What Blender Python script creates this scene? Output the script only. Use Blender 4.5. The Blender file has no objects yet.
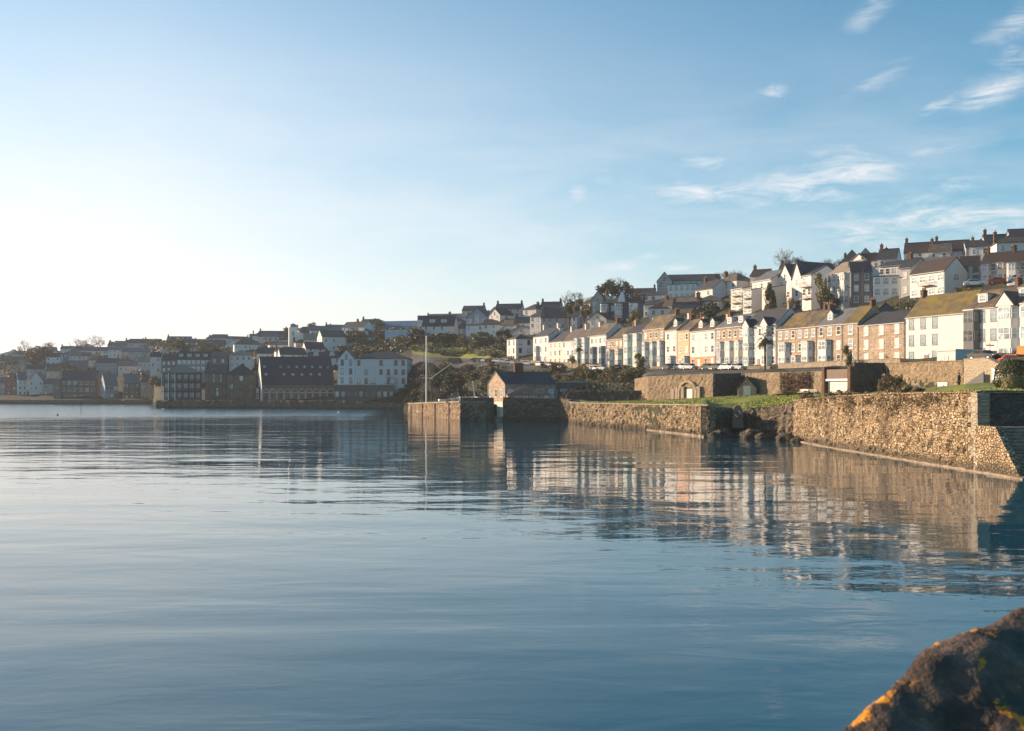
import bpy, bmesh, math, random
from mathutils import Vector, noise
R = math.radians
random.seed(7)
scene = bpy.context.scene
col = scene.collection
# ---------------------------------------------------------------- camera
H0, CH, F = 394.0, 5.5, 1000.0          # horizon row, eye height, focal length in pixels
cd = bpy.data.cameras.new('camera'); cam = bpy.data.objects.new('camera', cd); col.objects.link(cam)
cam.location = (0, 0, CH); cam.rotation_euler = (R(90), 0, 0)
cd.sensor_fit = 'HORIZONTAL'; cd.sensor_width = 36; cd.lens = 36 * F / 1024
cd.shift_y = (H0 - 365.5) / 1024
cd.clip_start = 0.1; cd.clip_end = 20000
cd.dof.use_dof = True; cd.dof.focus_distance = 160; cd.dof.aperture_fstop = 5.6
scene.camera = cam
# ---------------------------------------------------------------- light
SUN_AZ, SUN_EL = 66.0, 14.5             # degrees left of the view axis, above the horizon
scene.view_settings.view_transform = 'Standard'
scene.view_settings.look = 'None'
scene.view_settings.gamma = 1.0
scene.view_settings.exposure = 0.96
w = bpy.data.worlds.new('World'); scene.world = w; w.use_nodes = True
NT = w.node_tree
for n in list(NT.nodes): NT.nodes.remove(n)

class G:
    """small node-graph helper"""
    def __init__(s, nt): s.nt = nt
    def n(s, t, **k):
        o = s.nt.nodes.new(t)
        for a, b in k.items(): setattr(o, a, b)
        return o
    def l(s, a, b): s.nt.links.new(a, b)
    def set(s, sock, v):
        if isinstance(v, bpy.types.NodeSocket): s.l(v, sock)
        else: sock.default_value = v
    def math(s, op, a, b=0.0, c=0.0, clamp=False):
        o = s.n('ShaderNodeMath', operation=op); o.use_clamp = clamp
        s.set(o.inputs[0], a); s.set(o.inputs[1], b)
        if len(o.inputs) > 2: s.set(o.inputs[2], c)
        return o.outputs[0]
    def mr(s, v, a, b, c=0.0, d=1.0, smooth=False):
        o = s.n('ShaderNodeMapRange'); o.interpolation_type = 'SMOOTHSTEP' if smooth else 'LINEAR'
        s.set(o.inputs[0], v)
        for i, x in enumerate((a, b, c, d)): s.set(o.inputs[i + 1], x)
        return o.outputs[0]
    def mix(s, f, a, b, mode='MIX'):
        o = s.n('ShaderNodeMix', data_type='RGBA', blend_type=mode)
        s.set(o.inputs[0], f); s.set(o.inputs[6], a if isinstance(a, bpy.types.NodeSocket) else tuple(a) + (1,) if len(a) == 3 else a)
        s.set(o.inputs[7], b if isinstance(b, bpy.types.NodeSocket) else tuple(b) + (1,) if len(b) == 3 else b)
        return o.outputs[2]
    def noise(s, vec, scale, detail=4, rough=.55, dist=0.0):
        o = s.n('ShaderNodeTexNoise')
        s.l(vec, o.inputs['Vector']); o.inputs['Scale'].default_value = scale
        o.inputs['Detail'].default_value = detail; o.inputs['Roughness'].default_value = rough
        o.inputs['Distortion'].default_value = dist
        return o
    def mapping(s, vec, loc=(0, 0, 0), rot=(0, 0, 0), sc=(1, 1, 1), t='POINT'):
        o = s.n('ShaderNodeMapping', vector_type=t)
        s.l(vec, o.inputs[0]); o.inputs[1].default_value = loc; o.inputs[2].default_value = rot; o.inputs[3].default_value = sc
        return o.outputs[0]

g = G(NT)
out = g.n('ShaderNodeOutputWorld'); bg = g.n('ShaderNodeBackground'); g.l(bg.outputs[0], out.inputs[0])
bg.inputs[1].default_value = 0.087
sky = g.n('ShaderNodeTexSky', sky_type='NISHITA')
sky.sun_disc = False; sky.sun_elevation = R(SUN_EL); sky.sun_rotation = R(-SUN_AZ)
sky.air_density = 1.0; sky.dust_density = 0.5; sky.ozone_density = 2.2; sky.altitude = 0
# cirrus: wisps placed by compass bearing and elevation
tc = g.n('ShaderNodeTexCoord'); sep = g.n('ShaderNodeSeparateXYZ'); g.l(tc.outputs['Generated'], sep.inputs[0])
az = g.math('ARCTAN2', sep.outputs[0], sep.outputs[1]); el = g.math('ARCSINE', sep.outputs[2])
cmb = g.n('ShaderNodeCombineXYZ'); g.l(az, cmb.inputs[0]); g.l(el, cmb.inputs[1])
AE = cmb.outputs[0]
wn = g.noise(AE, 9, 4, .6)
wv = g.n('ShaderNodeVectorMath', operation='SUBTRACT'); g.l(wn.outputs['Color'], wv.inputs[0]); wv.inputs[1].default_value = (.5, .5, .5)
ws = g.n('ShaderNodeVectorMath', operation='SCALE'); g.l(wv.outputs[0], ws.inputs[0]); ws.inputs['Scale'].default_value = .055
wa = g.n('ShaderNodeVectorMath', operation='ADD'); g.l(AE, wa.inputs[0]); g.l(ws.outputs[0], wa.inputs[1])
AW = wa.outputs[0]
CL = [  # px, py, half-width, half-height, tilt (deg, + = rising right), strength
 (985, 88, 36, 12, 22, 1.0), (938, 111, 24, 5, 22, .7), (1012, 22, 34, 10, 24, .7), (1012, 54, 26, 9, -8, .6),
 (880, 84, 45, 10, 28, .45), (872, 6, 30, 9, 20, .5), (767, 92, 17, 5, 0, .85), (707, 157, 30, 6, 8, .75),
 (575, 191, 13, 6, 0, .6), (608, 176, 18, 6, 0, .4), (700, 188, 80, 12, 4, .9), (830, 184, 100, 18, 6, 1.0), (850, 158, 70, 6, -12, .6),
 (960, 186, 40, 9, 10, .55), (870, 236, 70, 18, -4, .95), (960, 222, 110, 13, 4, 1.0), (848, 215, 14, 7, 0, .6), (930, 205, 80, 6, 0, .5),
 (650, 269, 60, 7, 0, .9), (745, 262, 70, 9, -3, .4), (230, 268, 170, 14, -12, .7), (60, 235, 130, 24, -14, .7), (30, 192, 70, 10, -8, .7), (900, 160, 90, 6, 8, .5), (790, 205, 90, 7, 2, .6),
 (985, 240, 80, 14, 5, .5)]
acc = None
for (px, py, a, b, t, st) in CL:
    d = Vector(((px - 512) / F, 1, (H0 - py) / F)); d.normalize()
    v = g.mapping(AW, (math.atan2(d.x, d.y), math.asin(d.z), 0), (0, 0, R(t)), (a / F * 1.35, b / F * 1.7, 1), 'TEXTURE')
    ln = g.n('ShaderNodeVectorMath', operation='LENGTH'); g.l(v, ln.inputs[0])
    m = g.mr(ln.outputs['Value'], 0.0, 1.0, st, 0.0, True)
    acc = m if acc is None else g.math('MAXIMUM', acc, m)
cn = g.noise(g.mapping(AE, (0, 0, 0), (0, 0, R(-12)), (9, 42, 1)), 1.6, 9, .66, .7)
cn2 = g.noise(g.mapping(AE, (3, 1, 0), (0, 0, R(-10)), (5, 20, 1)), 1.0, 4, .6, .3)
tex = g.mr(cn.outputs['Fac'], .40, .64)
cl = g.math('MULTIPLY', acc, g.math('ADD', g.math('MULTIPLY', tex, .95), .08), clamp=True)
veil = g.math('MULTIPLY', g.mr(cn2.outputs['Fac'], .38, .74), g.mr(el, .02, .34, .80, 0.0))
cl = g.math('MAXIMUM', cl, veil)
# pale low-level haze in the air of the sky, thicker towards the horizon and the sun
sd = Vector((-math.sin(R(SUN_AZ)) * math.cos(R(SUN_EL)), math.cos(R(SUN_AZ)) * math.cos(R(SUN_EL)), math.sin(R(SUN_EL))))
dt = g.n('ShaderNodeVectorMath', operation='DOT_PRODUCT'); g.l(tc.outputs['Generated'], dt.inputs[0]); dt.inputs[1].default_value = sd
GL = g.math('POWER', g.mr(dt.outputs['Value'], -.9, .72, 0, 1), 1.95)
hz = g.math('MULTIPLY', g.mr(el, 0.0, .46, 1.0, .20), GL)
hz = g.math('MULTIPLY', hz, g.mr(el, .30, .9, 1.0, .4))
hs = g.n('ShaderNodeHueSaturation'); g.l(sky.outputs[0], hs.inputs['Color'])
hs.inputs['Hue'].default_value = .484; hs.inputs['Saturation'].default_value = 1.85; hs.inputs['Value'].default_value = .98
c1 = g.mix(hz, hs.outputs[0], g.mix(g.mr(dt.outputs['Value'], .2, .72), (5.5, 5.6, 5.95), (7.6, 7.05, 6.7)))
cmx = g.mix(g.math('MULTIPLY', cl, .80), c1, (6.2, 6.0, 6.0))
g.l(cmx, bg.inputs[0])
sl = bpy.data.lights.new('sun', 'SUN'); so = bpy.data.objects.new('sun', sl); col.objects.link(so)
sl.energy = 5.0; sl.angle = R(.6); sl.color = (1.0, .735, .49)
so.rotation_euler = sd.to_track_quat('Z', 'Y').to_euler(); so.location = sd * 50 + Vector((0, 0, 60))

# ---------------------------------------------------------------- materials
MATS = {}
def newmat(name):
    m = bpy.data.materials.new(name); m.use_nodes = True
    nt = m.node_tree
    for n in list(nt.nodes): nt.nodes.remove(n)
    q = G(nt); o = q.n('ShaderNodeOutputMaterial'); b = q.n('ShaderNodeBsdfPrincipled'); q.l(b.outputs[0], o.inputs[0])
    MATS[name] = m
    t = q.n('ShaderNodeTexCoord')
    return m, q, b, t.outputs['Object']
def bump(q, b, h, s, d):
    o = q.n('ShaderNodeBump'); o.inputs['Strength'].default_value = s; o.inputs['Distance'].default_value = d
    q.l(h, o.inputs['Height']); q.l(o.outputs[0], b.inputs['Normal'])
def m_render(name, c, stain=.30, dirt=(.32, .30, .26), rough=.85):
    m, q, b, v = newmat(name)
    n1 = q.noise(q.mapping(v, sc=(1.6, 1.6, .35)), 1.2, 6, .65)
    n2 = q.noise(v, 9, 3, .6)
    f = q.mr(n1.outputs['Fac'], .45, .78, 0, stain)
    k = q.mix(f, c, [a * .5 + d * .5 for a, d in zip(c, dirt)])
    k = q.mix(q.mr(n2.outputs['Fac'], .3, .7, 0, .16), k, [a * .72 for a in c])
    q.l(k, b.inputs['Base Color']); b.inputs['Roughness'].default_value = rough
    bump(q, b, n2.outputs['Fac'], .25, .03)
    return m
def m_plain(name, c, rough=.5, metal=0.0, var=.12, scale=6):
    m, q, b, v = newmat(name)
    n1 = q.noise(v, scale, 4, .6)
    k = q.mix(q.mr(n1.outputs['Fac'], .3, .7), [a * (1 - var) for a in c], [min(1, a * (1 + var)) for a in c])
    q.l(k, b.inputs['Base Color']); b.inputs['Roughness'].default_value = rough; b.inputs['Metallic'].default_value = metal
    return m
def m_stone(name, cols, mortar, scale=2.2, zs=1.7, wet=None, bd=.08, moss=0.0):
    m, q, b, v = newmat(name)
    wn = q.noise(v, 2.5, 2, .5)
    va = q.n('ShaderNodeVectorMath', operation='SCALE'); q.l(wn.outputs['Color'], va.inputs[0]); va.inputs['Scale'].default_value = .22
    vb = q.n('ShaderNodeVectorMath', operation='ADD'); q.l(v, vb.inputs[0]); q.l(va.outputs[0], vb.inputs[1])
    vv = q.mapping(vb.outputs[0], sc=(1, 1, zs))
    vo = q.n('ShaderNodeTexVoronoi'); q.l(vv, vo.inputs['Vector']); vo.inputs['Scale'].default_value = scale
    ve = q.n('ShaderNodeTexVoronoi', feature='DISTANCE_TO_EDGE'); q.l(vv, ve.inputs['Vector']); ve.inputs['Scale'].default_value = scale
    sp = q.n('ShaderNodeSeparateColor'); q.l(vo.outputs['Color'], sp.inputs[0])
    r = q.n('ShaderNodeValToRGB'); q.l(sp.outputs[0], r.inputs[0])
    e = r.color_ramp.elements; e[0].color = tuple(cols[0]) + (1,); e[1].color = tuple(cols[-1]) + (1,)
    for i, c in enumerate(cols[1:-1]):
        x = e.new((i + 1) / (len(cols) - 1)); x.color = tuple(c) + (1,)
    n2 = q.noise(v, 7, 5, .65); n3 = q.noise(v, .45, 4, .6)
    k = q.mix(q.mr(n2.outputs['Fac'], .3, .75, 0, .5), r.outputs[0], [c * .55 for c in cols[1]])
    k = q.mix(q.mr(n3.outputs['Fac'], .35, .7, 0, .45), k, [c * .62 for c in cols[0]])
    if moss: k = q.mix(q.math('MULTIPLY', q.mr(q.noise(v, 1.1, 5, .7).outputs['Fac'], .5, .68), moss), k, (.16, .13, .04))
    k = q.mix(q.mr(ve.outputs['Distance'], .02 if wet is None else .03, .08 if wet is None else .13, 1, 0), k, mortar)
    if wet is not None: k = q.mix(q.mr(q.noise(v, .22, 6, .7).outputs['Fac'], .5, .66, 0, .6), k, (.12, .085, .05))
    if wet is not None:
        z = q.n('ShaderNodeSeparateXYZ'); ge = q.n('ShaderNodeNewGeometry'); q.l(ge.outputs['Position'], z.inputs[0])
        zz = q.math('ADD', z.outputs[2], q.math('MULTIPLY', n3.outputs['Fac'], 1.2))
        k = q.mix(q.mr(zz, wet + .5, wet + 1.1, .75, 0, True), k, (.055, .048, .03))
    q.l(k, b.inputs['Base Color']); b.inputs['Roughness'].default_value = .88
    h = q.math('ADD', q.mr(ve.outputs['Distance'], 0, .14), q.math('MULTIPLY', n2.outputs['Fac'], .5))
    h = q.math('ADD', h, q.math('MULTIPLY', sp.outputs[1], .6))
    bump(q, b, h, .9, bd)
    return m
def m_roof(name, c, lichen=None, amt=0.0, course=3.6):
    m, q, b, v = newmat(name)
    n1 = q.noise(v, .9, 5, .65); n2 = q.noise(v, 11, 3, .6)
    s = q.n('ShaderNodeSeparateXYZ'); q.l(v, s.inputs[0])
    band = q.math('FRACT', q.math('MULTIPLY', s.outputs[2], course))
    cell = q.n('ShaderNodeTexVoronoi'); q.l(q.mapping(v, sc=(3.2, 3.2, course)), cell.inputs['Vector']); cell.inputs['Scale'].default_value = 1.0
    sc = q.n('ShaderNodeSeparateColor'); q.l(cell.outputs['Color'], sc.inputs[0])
    k = q.mix(q.mr(n1.outputs['Fac'], .35, .7), [a * .72 for a in c], [a * 1.25 for a in c])
    k = q.mix(q.math('MULTIPLY', sc.outputs[0], .40), k, [a * .5 for a in c])
    if lichen:
        f = q.mr(q.math('ADD', q.noise(v, .55, 6, .72).outputs['Fac'], q.math('MULTIPLY', n2.outputs['Fac'], .22)), .70 - amt * .35, .82 - amt * .3)
        k = q.mix(f, k, q.mix(q.mr(n2.outputs['Fac'], .35, .65), lichen, [a * .55 for a in lichen]))
    k = q.mix(q.mr(band, 0, .14, .5, 0), k, (.02, .02, .02))
    q.l(k, b.inputs['Base Color']); b.inputs['Roughness'].default_value = .62
    bump(q, b, q.math('ADD', band, q.math('MULTIPLY', n2.outputs['Fac'], .8)), .35, .04)
    return m
def m_leaf(name, a, c, rough=.6):
    m, q, b, v = newmat(name)
    ge = q.n('ShaderNodeNewGeometry')
    n1 = q.noise(v, .9, 3, .6)
    f = q.math('ADD', q.math('MULTIPLY', ge.outputs['Random Per Island'], .65), q.mr(n1.outputs['Fac'], .35, .65, 0, .35))
    q.l(q.mix(f, a, c), b.inputs['Base Color']); b.inputs['Roughness'].default_value = rough
    return m
def m_glass(name, c=(.03, .04, .045), rough=.06):
    m, q, b, v = newmat(name)
    n1 = q.noise(v, .7, 3, .6)
    q.l(q.mix(q.mr(n1.outputs['Fac'], .4, .62), c, [min(1, a * 2.6 + .02) for a in c]), b.inputs['Base Color'])
    b.inputs['Roughness'].default_value = rough; b.inputs['IOR'].default_value = 1.5
    return m

m_render('white', (.62, .61, .595), .45); m_render('cream', (.66, .59, .50), .4); m_render('churchwhite', (.80, .76, .70), .15); m_render('paleblue', (.63, .67, .69)); m_render('palegreen', (.56, .66, .60))  # paleblue also serves white walls, with the blue of shade in its colour
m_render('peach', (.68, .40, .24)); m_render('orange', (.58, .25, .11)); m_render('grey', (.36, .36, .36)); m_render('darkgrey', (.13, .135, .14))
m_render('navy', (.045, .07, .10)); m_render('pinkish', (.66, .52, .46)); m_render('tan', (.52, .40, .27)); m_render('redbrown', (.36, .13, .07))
m_render('brightblue', (.30, .50, .66)); m_render('bluegrey', (.22, .28, .34)); m_render('concrete', (.42, .39, .34), .5)
m_stone('stone', [(.30, .21, .14), (.50, .37, .26), (.66, .53, .40)], (.52, .44, .35), 2.2)
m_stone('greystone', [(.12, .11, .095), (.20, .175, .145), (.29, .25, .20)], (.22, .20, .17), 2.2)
m_stone('shadestone', [(.045, .042, .038), (.09, .08, .07), (.14, .12, .10)], (.10, .09, .08), 2.2)  # darker copy of greystone; the walls' shade is put into its colour
m_stone('paving', [(.36, .30, .22), (.42, .35, .26), (.48, .41, .31)], (.30, .25, .18), 1.6, 2.4)
m_stone('seastone', [(.26, .17, .09), (.50, .35, .20), (.68, .51, .31), (.80, .65, .45)], (.09, .065, .04), 3.1, 1.6, wet=.45, bd=.16, moss=.7)
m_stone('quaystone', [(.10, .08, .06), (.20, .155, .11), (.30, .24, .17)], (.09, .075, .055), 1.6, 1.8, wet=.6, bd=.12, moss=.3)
m_stone('pierstone', [(.22, .14, .08), (.42, .29, .17), (.58, .43, .28)], (.12, .08, .05), 2.0, 1.5, wet=-.2, bd=.12)
m_stone('gardenstone', [(.17, .12, .08), (.34, .25, .16), (.50, .38, .26)], (.30, .23, .15), 2.8, 1.8, bd=.08, moss=.5)
m_roof('slate', (.045, .047, .052)); m_roof('slatebrown', (.10, .08, .062), (.26, .19, .09), .25)
m_roof('mossroof', (.12, .095, .05), (.23, .165, .022), .48); m_roof('lichenroof', (.09, .08, .065), (.28, .18, .035), .42)
m_roof('tilebrown', (.058, .040, .032)); m_roof('palegreyroof', (.15, .15, .155)); m_roof('blueroof', (.12, .22, .32)); m_roof('sandroof', (.30, .24, .17))
m_plain('frame', (.74, .72, .68), .4); m_plain('darkframe', (.035, .04, .045), .4); m_plain('door', (.10, .05, .03), .5)
m_plain('whitedoor', (.72, .66, .55), .6); m_plain('pot', (.30, .16, .10), .9); m_plain('iron', (.03, .03, .032), .5, .3)
m_stone('brick', [(.12, .06, .04), (.19, .09, .055), (.27, .14, .09)], (.22, .17, .13), 4.2, 2.6)
m_glass('glass'); m_glass('paleglass', (.16, .20, .22), .12); m_glass('curtain', (.36, .34, .30), .2); m_glass('carglass', (.012, .015, .018), .04)
m_leaf('leafdark', (.016, .028, .010), (.075, .09, .028)); m_leaf('leafgreen', (.03, .055, .012), (.10, .125, .03)); m_leaf('leafbrown', (.11, .075, .035), (.32, .23, .11))
m_leaf('leafolive', (.09, .085, .03), (.28, .24, .09)); m_leaf('vine', (.035, .016, .008), (.12, .055, .03)); m_leaf('leafunder', (.022, .032, .010), (.085, .085, .03)); m_leaf('leafgrass', (.12, .17, .018), (.34, .36, .06)); m_leaf('leafpalm', (.035, .035, .012), (.12, .11, .035))
m_plain('bark', (.10, .08, .06), .9, 0, .3, 3); m_plain('twig', (.11, .085, .065), .9); m_plain('twigfar', (.16, .125, .10), .9)
m_plain('tyre', (.02, .02, .02), .8); m_plain('rim', (.4, .4, .4), .3, .8)
for n_, c_ in (('carwhite', (.75, .75, .75)), ('carred', (.50, .03, .015)), ('cardark', (.02, .025, .035)), ('carsilver', (.38, .42, .45)), ('carblue', (.06, .12, .20)), ('carorange', (.75, .17, .015))):
    m_plain(n_, c_, .22, .1, .03)
m_plain('lens', (.7, .7, .68), .1); m_plain('taillens', (.4, .02, .01), .2)
m_plain('boatwhite', (.72, .72, .70), .3); m_plain('mastmetal', (.55, .53, .50), .35, .6); m_plain('rope', (.30, .28, .24), .8); m_plain('timber', (.20, .13, .075), .85, 0, .3, 4)
m_plain('redpaint', (.50, .05, .03), .5); m_plain('sandstone', (.24, .185, .13), .85, 0, .35, 2); m_plain('cloth', (.012, .013, .018), .9); m_plain('skin', (.45, .26, .18), .6); m_plain('hair', (.03, .02, .015), .7)
m_plain('lead', (.20, .21, .23), .5, .2)

# ---------------------------------------------------------------- mesh helpers
class MB:
    def __init__(s): s.v = []; s.f = []; s.m = []
    def quad(s, pts, m=0):
        i = len(s.v); s.v += [tuple(p) for p in pts]; s.f.append(tuple(range(i, i + len(pts)))); s.m.append(m)
    def box(s, x0, x1, y0, y1, z0, z1, m=0):
        i = len(s.v)
        s.v += [(x0, y0, z0), (x1, y0, z0), (x1, y1, z0), (x0, y1, z0), (x0, y0, z1), (x1, y0, z1), (x1, y1, z1), (x0, y1, z1)]
        for f in ((0, 3, 2, 1), (4, 5, 6, 7), (0, 1, 5, 4), (1, 2, 6, 5), (2, 3, 7, 6), (3, 0, 4, 7)):
            s.f.append(tuple(i + k for k in f)); s.m.append(m)
    def prism(s, poly, a, b, ax='x', m=0):
        """extrude a 2-D polygon (u,v) between a and b along axis"""
        n = len(poly); i = len(s.v)
        for t in (a, b):
            for (u, v) in poly: s.v.append({'x': (t, u, v), 'y': (u, t, v), 'z': (u, v, t)}[ax])
        s.f.append(tuple(i + k for k in range(n))); s.m.append(m)
        s.f.append(tuple(i + n + k for k in reversed(range(n)))); s.m.append(m)
        for k in range(n):
            s.f.append((i + k, i + n + k, i + n + (k + 1) % n, i + (k + 1) % n)); s.m.append(m)
    def tube(s, p, q, r0, r1=None, n=6, m=0):
        p = Vector(p); q = Vector(q); r1 = r0 if r1 is None else r1
        d = q - p
        if d.length < 1e-6: return
        d.normalize(); a = d.orthogonal().normalized(); b = d.cross(a); i = len(s.v)
        for (c, r) in ((p, r0), (q, r1)):
            for k in range(n):
                t = 2 * math.pi * k / n; s.v.append(tuple(c + a * math.cos(t) * r + b * math.sin(t) * r))
        for k in range(n):
            s.f.append((i + k, i + (k + 1) % n, i + n + (k + 1) % n, i + n + k)); s.m.append(m)
        s.f.append(tuple(i + k for k in reversed(range(n)))); s.m.append(m)
        s.f.append(tuple(i + n + k for k in range(n))); s.m.append(m)
    def mesh(s, name, mats, smooth=False):
        me = bpy.data.meshes.new(name); me.from_pydata(s.v, [], s.f)
        for k in ([mats] if isinstance(mats, str) else mats): me.materials.append(MATS[k])
        me.polygons.foreach_set('material_index', s.m)
        if smooth: me.polygons.foreach_set('use_smooth', [True] * len(s.f))
        me.update()
        return me
    def fix(s, me):
        b = bmesh.new(); b.from_mesh(me); bmesh.ops.recalc_face_normals(b, faces=b.faces); b.to_mesh(me); b.free(); return me
    def build(s, name, mats, parent=None, loc=(0, 0, 0), rz=0, smooth=False, fix=True):
        me = s.mesh(name, mats, smooth)
        if fix: s.fix(me)
        return link(name, me, parent, loc, rz)
def link(name, me, parent=None, loc=(0, 0, 0), rz=0):
    o = bpy.data.objects.new(name, me); col.objects.link(o); o.location = loc; o.rotation_euler = (0, 0, rz)
    if parent: o.parent = parent
    return o
LABELS = {}
def tag(o, label=None, cat=None, group=None, kind=None):
    if label: o['label'] = label; LABELS.setdefault(label, []).append(o)
    if cat: o['category'] = cat
    if group: o['group'] = group
    if kind: o['kind'] = kind
    return o
def empty(name, loc, rz=0, label=None, cat=None, group=None):
    o = bpy.data.objects.new(name, None); col.objects.link(o); o.location = loc; o.rotation_euler = (0, 0, rz); o.empty_display_size = .5
    return tag(o, label, cat, group)
def copy_tree(o, parent=None):
    c = o.copy(); col.objects.link(c)
    if parent: c.parent = parent
    for ch in list(o.children): copy_tree(ch, c)
    return c
def P(px, py, Z): return Vector(((px - 512) / F * Z, Z, CH + (H0 - py) / F * Z))
def X(px, Z): return (px - 512) / F * Z
def zpx(py, Z): return CH + (H0 - py) / F * Z
def rowZ(px): return 1000 / (3.0 + max(-200, px - 510) * .006479)

# ---------------------------------------------------------------- terrain lines: (bearing px, distance, height)
L1 = [(-500, 660, 1.5), (0, 552, 1.5), (153, 522, 1.5), (156, 386, 2.3), (250, 374, 2.3), (334, 362, 2.3), (400, 352, 1.5), (430, 336, 1), (457, 320, 1), (461, 209, 3.4),
      (530, 206, 3.4), (566, 202, 3.4), (572, 192, 3.4), (640, 155.5, 3.5), (707, 130.5, 3.7), (712, 136.5, 3.4), (734, 139, 3.2), (765, 131.5, 3.6), (790, 123.6, 4.3), (795, 119.8, 4.6), (983, 72, 5.45), (990, 72.2, 5.5), (1100, 72.5, 5.6), (1500, 73, 5.8)]
L2 = [(-500, 760, 7), (0, 600, 8), (153, 548, 4), (156, 470, 3.5), (180, 430, 3.5), (334, 392, 5), (407, 366, 8), (430, 345, 9), (457, 335, 9), (461, 325, 3.5), (500, 285, 4), (560, 236, 4), (573, 214, 3.8), (640, 196, 4.1),
      (648, 192.3, 4.2), (713, 176.3, 4.9), (741, 178, 5.3), (745, 176.3, 5.35), (822, 156.3, 5.4), (853, 150.3, 5.4), (885, 150, 5.4), (888, 148, 5.6), (963, 128.3, 6.5), (1005, 118, 6.7), (1100, 100, 7.5), (1500, 78, 8)]
L3 = [(-500, 800, 12), (0, 650, 16), (125, 625, 17), (156, 505, 11), (200, 480, 9), (334, 400, 7), (407, 375, 13.5), (430, 352, 14.0), (457, 348, 14.2), (461, 346, 14.2), (500, 318, 14.6), (560, 272, 10.5), (600, 262, 10.5), (640, 225, 9.0), (648, 193.2, 8.6),
      (713, 177.4, 8.6), (741, 179, 8.7), (745, 177.3, 8.8), (822, 157.3, 9.0), (853, 151.4, 9.6), (885, 151.2, 9.7), (888, 149, 9.6), (963, 129.3, 9.5), (1005, 119, 9.7), (1100, 101, 10.5), (1500, 79, 11)]
L4 = [(-500, 840, 14), (0, 700, 26), (153, 680, 27), (156, 520, 14), (334, 440, 20), (407, 400, 22), (430, 380, 19.5), (460, 376, 19.0), (508, 330, 15.8), (560, 296, 14), (600, 274, 12.9), (640, 256, 12.0),
      (700, 231, 11.2), (760, 212, 10.7), (860, 185, 10.7), (1000, 157, 10.8), (1100, 142, 11), (1500, 108, 12)]
L5 = [(-500, 880, 15), (0, 760, 30), (153, 730, 36), (156, 600, 27), (334, 500, 29), (407, 440, 28), (430, 415, 27), (460, 415, 27), (508, 352, 20), (560, 320, 18), (600, 301, 17.5), (640, 281, 17),
      (700, 256, 16.5), (760, 236, 16.0), (860, 208, 16.0), (1000, 179, 16.5), (1100, 163, 17), (1500, 128, 18)]
L6 = [(-500, 920, 15), (0, 820, 34), (153, 780, 42), (156, 660, 36), (240, 640, 37), (334, 560, 38), (407, 490, 36), (430, 440, 32), (460, 440, 31), (508, 395, 28), (560, 375, 29), (600, 340, 28.5), (640, 325, 28.5),
      (700, 300, 28), (760, 268, 26.5), (800, 262, 26.5), (860, 243, 26.5), (910, 222, 26), (966, 210, 26.5), (1000, 205, 26.5), (1500, 145, 28)]
L7 = [(-500, 960, 14), (0, 900, 33), (153, 860, 44), (156, 760, 42), (240, 740, 42), (334, 660, 46), (407, 600, 46), (430, 500, 38), (508, 470, 37), (560, 430, 36), (600, 400, 40), (660, 370, 41), (740, 320, 38),
      (800, 300, 37), (860, 275, 37), (910, 265, 37), (966, 250, 37), (1024, 240, 38), (1500, 170, 40)]
L8 = [(-500, 1000, 12), (0, 1000, 30), (153, 950, 42), (334, 800, 46), (430, 600, 42), (508, 560, 40), (600, 480, 44), (700, 430, 47), (800, 360, 43), (860, 330, 42), (910, 300, 43), (1024, 290, 44), (1500, 220, 46)]
LN = [L1, L2, L3, L4, L5, L6, L7, L8]
def at(line, px):
    if px <= line[0][0]: return line[0][1], line[0][2]
    for (a, b) in zip(line, line[1:]):
        if px <= b[0]:
            t = (px - a[0]) / (b[0] - a[0])
            return 1 / ((1 - t) / a[1] + t / b[1]), a[2] + (b[2] - a[2]) * t
    return line[-1][1], line[-1][2]
def profile(px):
    z1 = at(L1, px)[0]
    p = [(z1 - .0, -3.0)] + [at(l, px) for l in LN]
    q = [p[0]]
    for (Z, z) in p[1:]: q.append((max(Z, q[-1][0] + .25), z))
    q.append((2600, 25)); q.append((4000, -4))
    return q
def gz(x, y):
    px = 512 + 1000 * x / y
    pr = profile(px)
    for (a, b) in zip(pr, pr[1:]):
        if y <= b[0]:
            t = max(0, (y - a[0]) / (b[0] - a[0])); return a[1] + (b[1] - a[1]) * t
    return 0
def G0(px, Z, dz=0): x = X(px, Z); return Vector((x, Z, gz(x, Z) + dz))

def terrain_sheet(name, i0, i1, cols, nsub, mat, lift=0, rough=1.0, seed=0):
    vs, fs = [], []
    rows = None
    for px in cols:
        pr = profile(px)[i0:i1 + 1]; cl_ = []
        for k in range(len(pr) - 1):
            a, b = pr[k], pr[k + 1]
            for j in range(nsub):
                t = j / nsub; Z = a[0] + (b[0] - a[0]) * t; z = a[1] + (b[1] - a[1]) * t
                x = X(px, Z); amp = rough * math.sin(math.pi * t) * min(1.2, (b[0] - a[0]) * .05)
                z += amp * noise.noise(Vector((x * .12, Z * .12, seed)))
                cl_.append((x, Z, z + lift))
        Z, z = pr[-1]; cl_.append((X(px, Z), Z, z + lift)); vs += cl_; rows = len(cl_)
    for c in range(len(cols) - 1):
        for r in range(rows - 1):
            a = c * rows + r; fs.append((a, a + rows, a + rows + 1, a + 1))
    me = bpy.data.meshes.new(name); me.from_pydata(vs, [], fs); me.materials.append(MATS[mat])
    me.polygons.foreach_set('use_smooth', [True] * len(fs)); me.update()
    return link(name, me)
knots = sorted(set([k[0] for l in LN for k in l] + list(range(-500, 1501, 8))))
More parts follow.
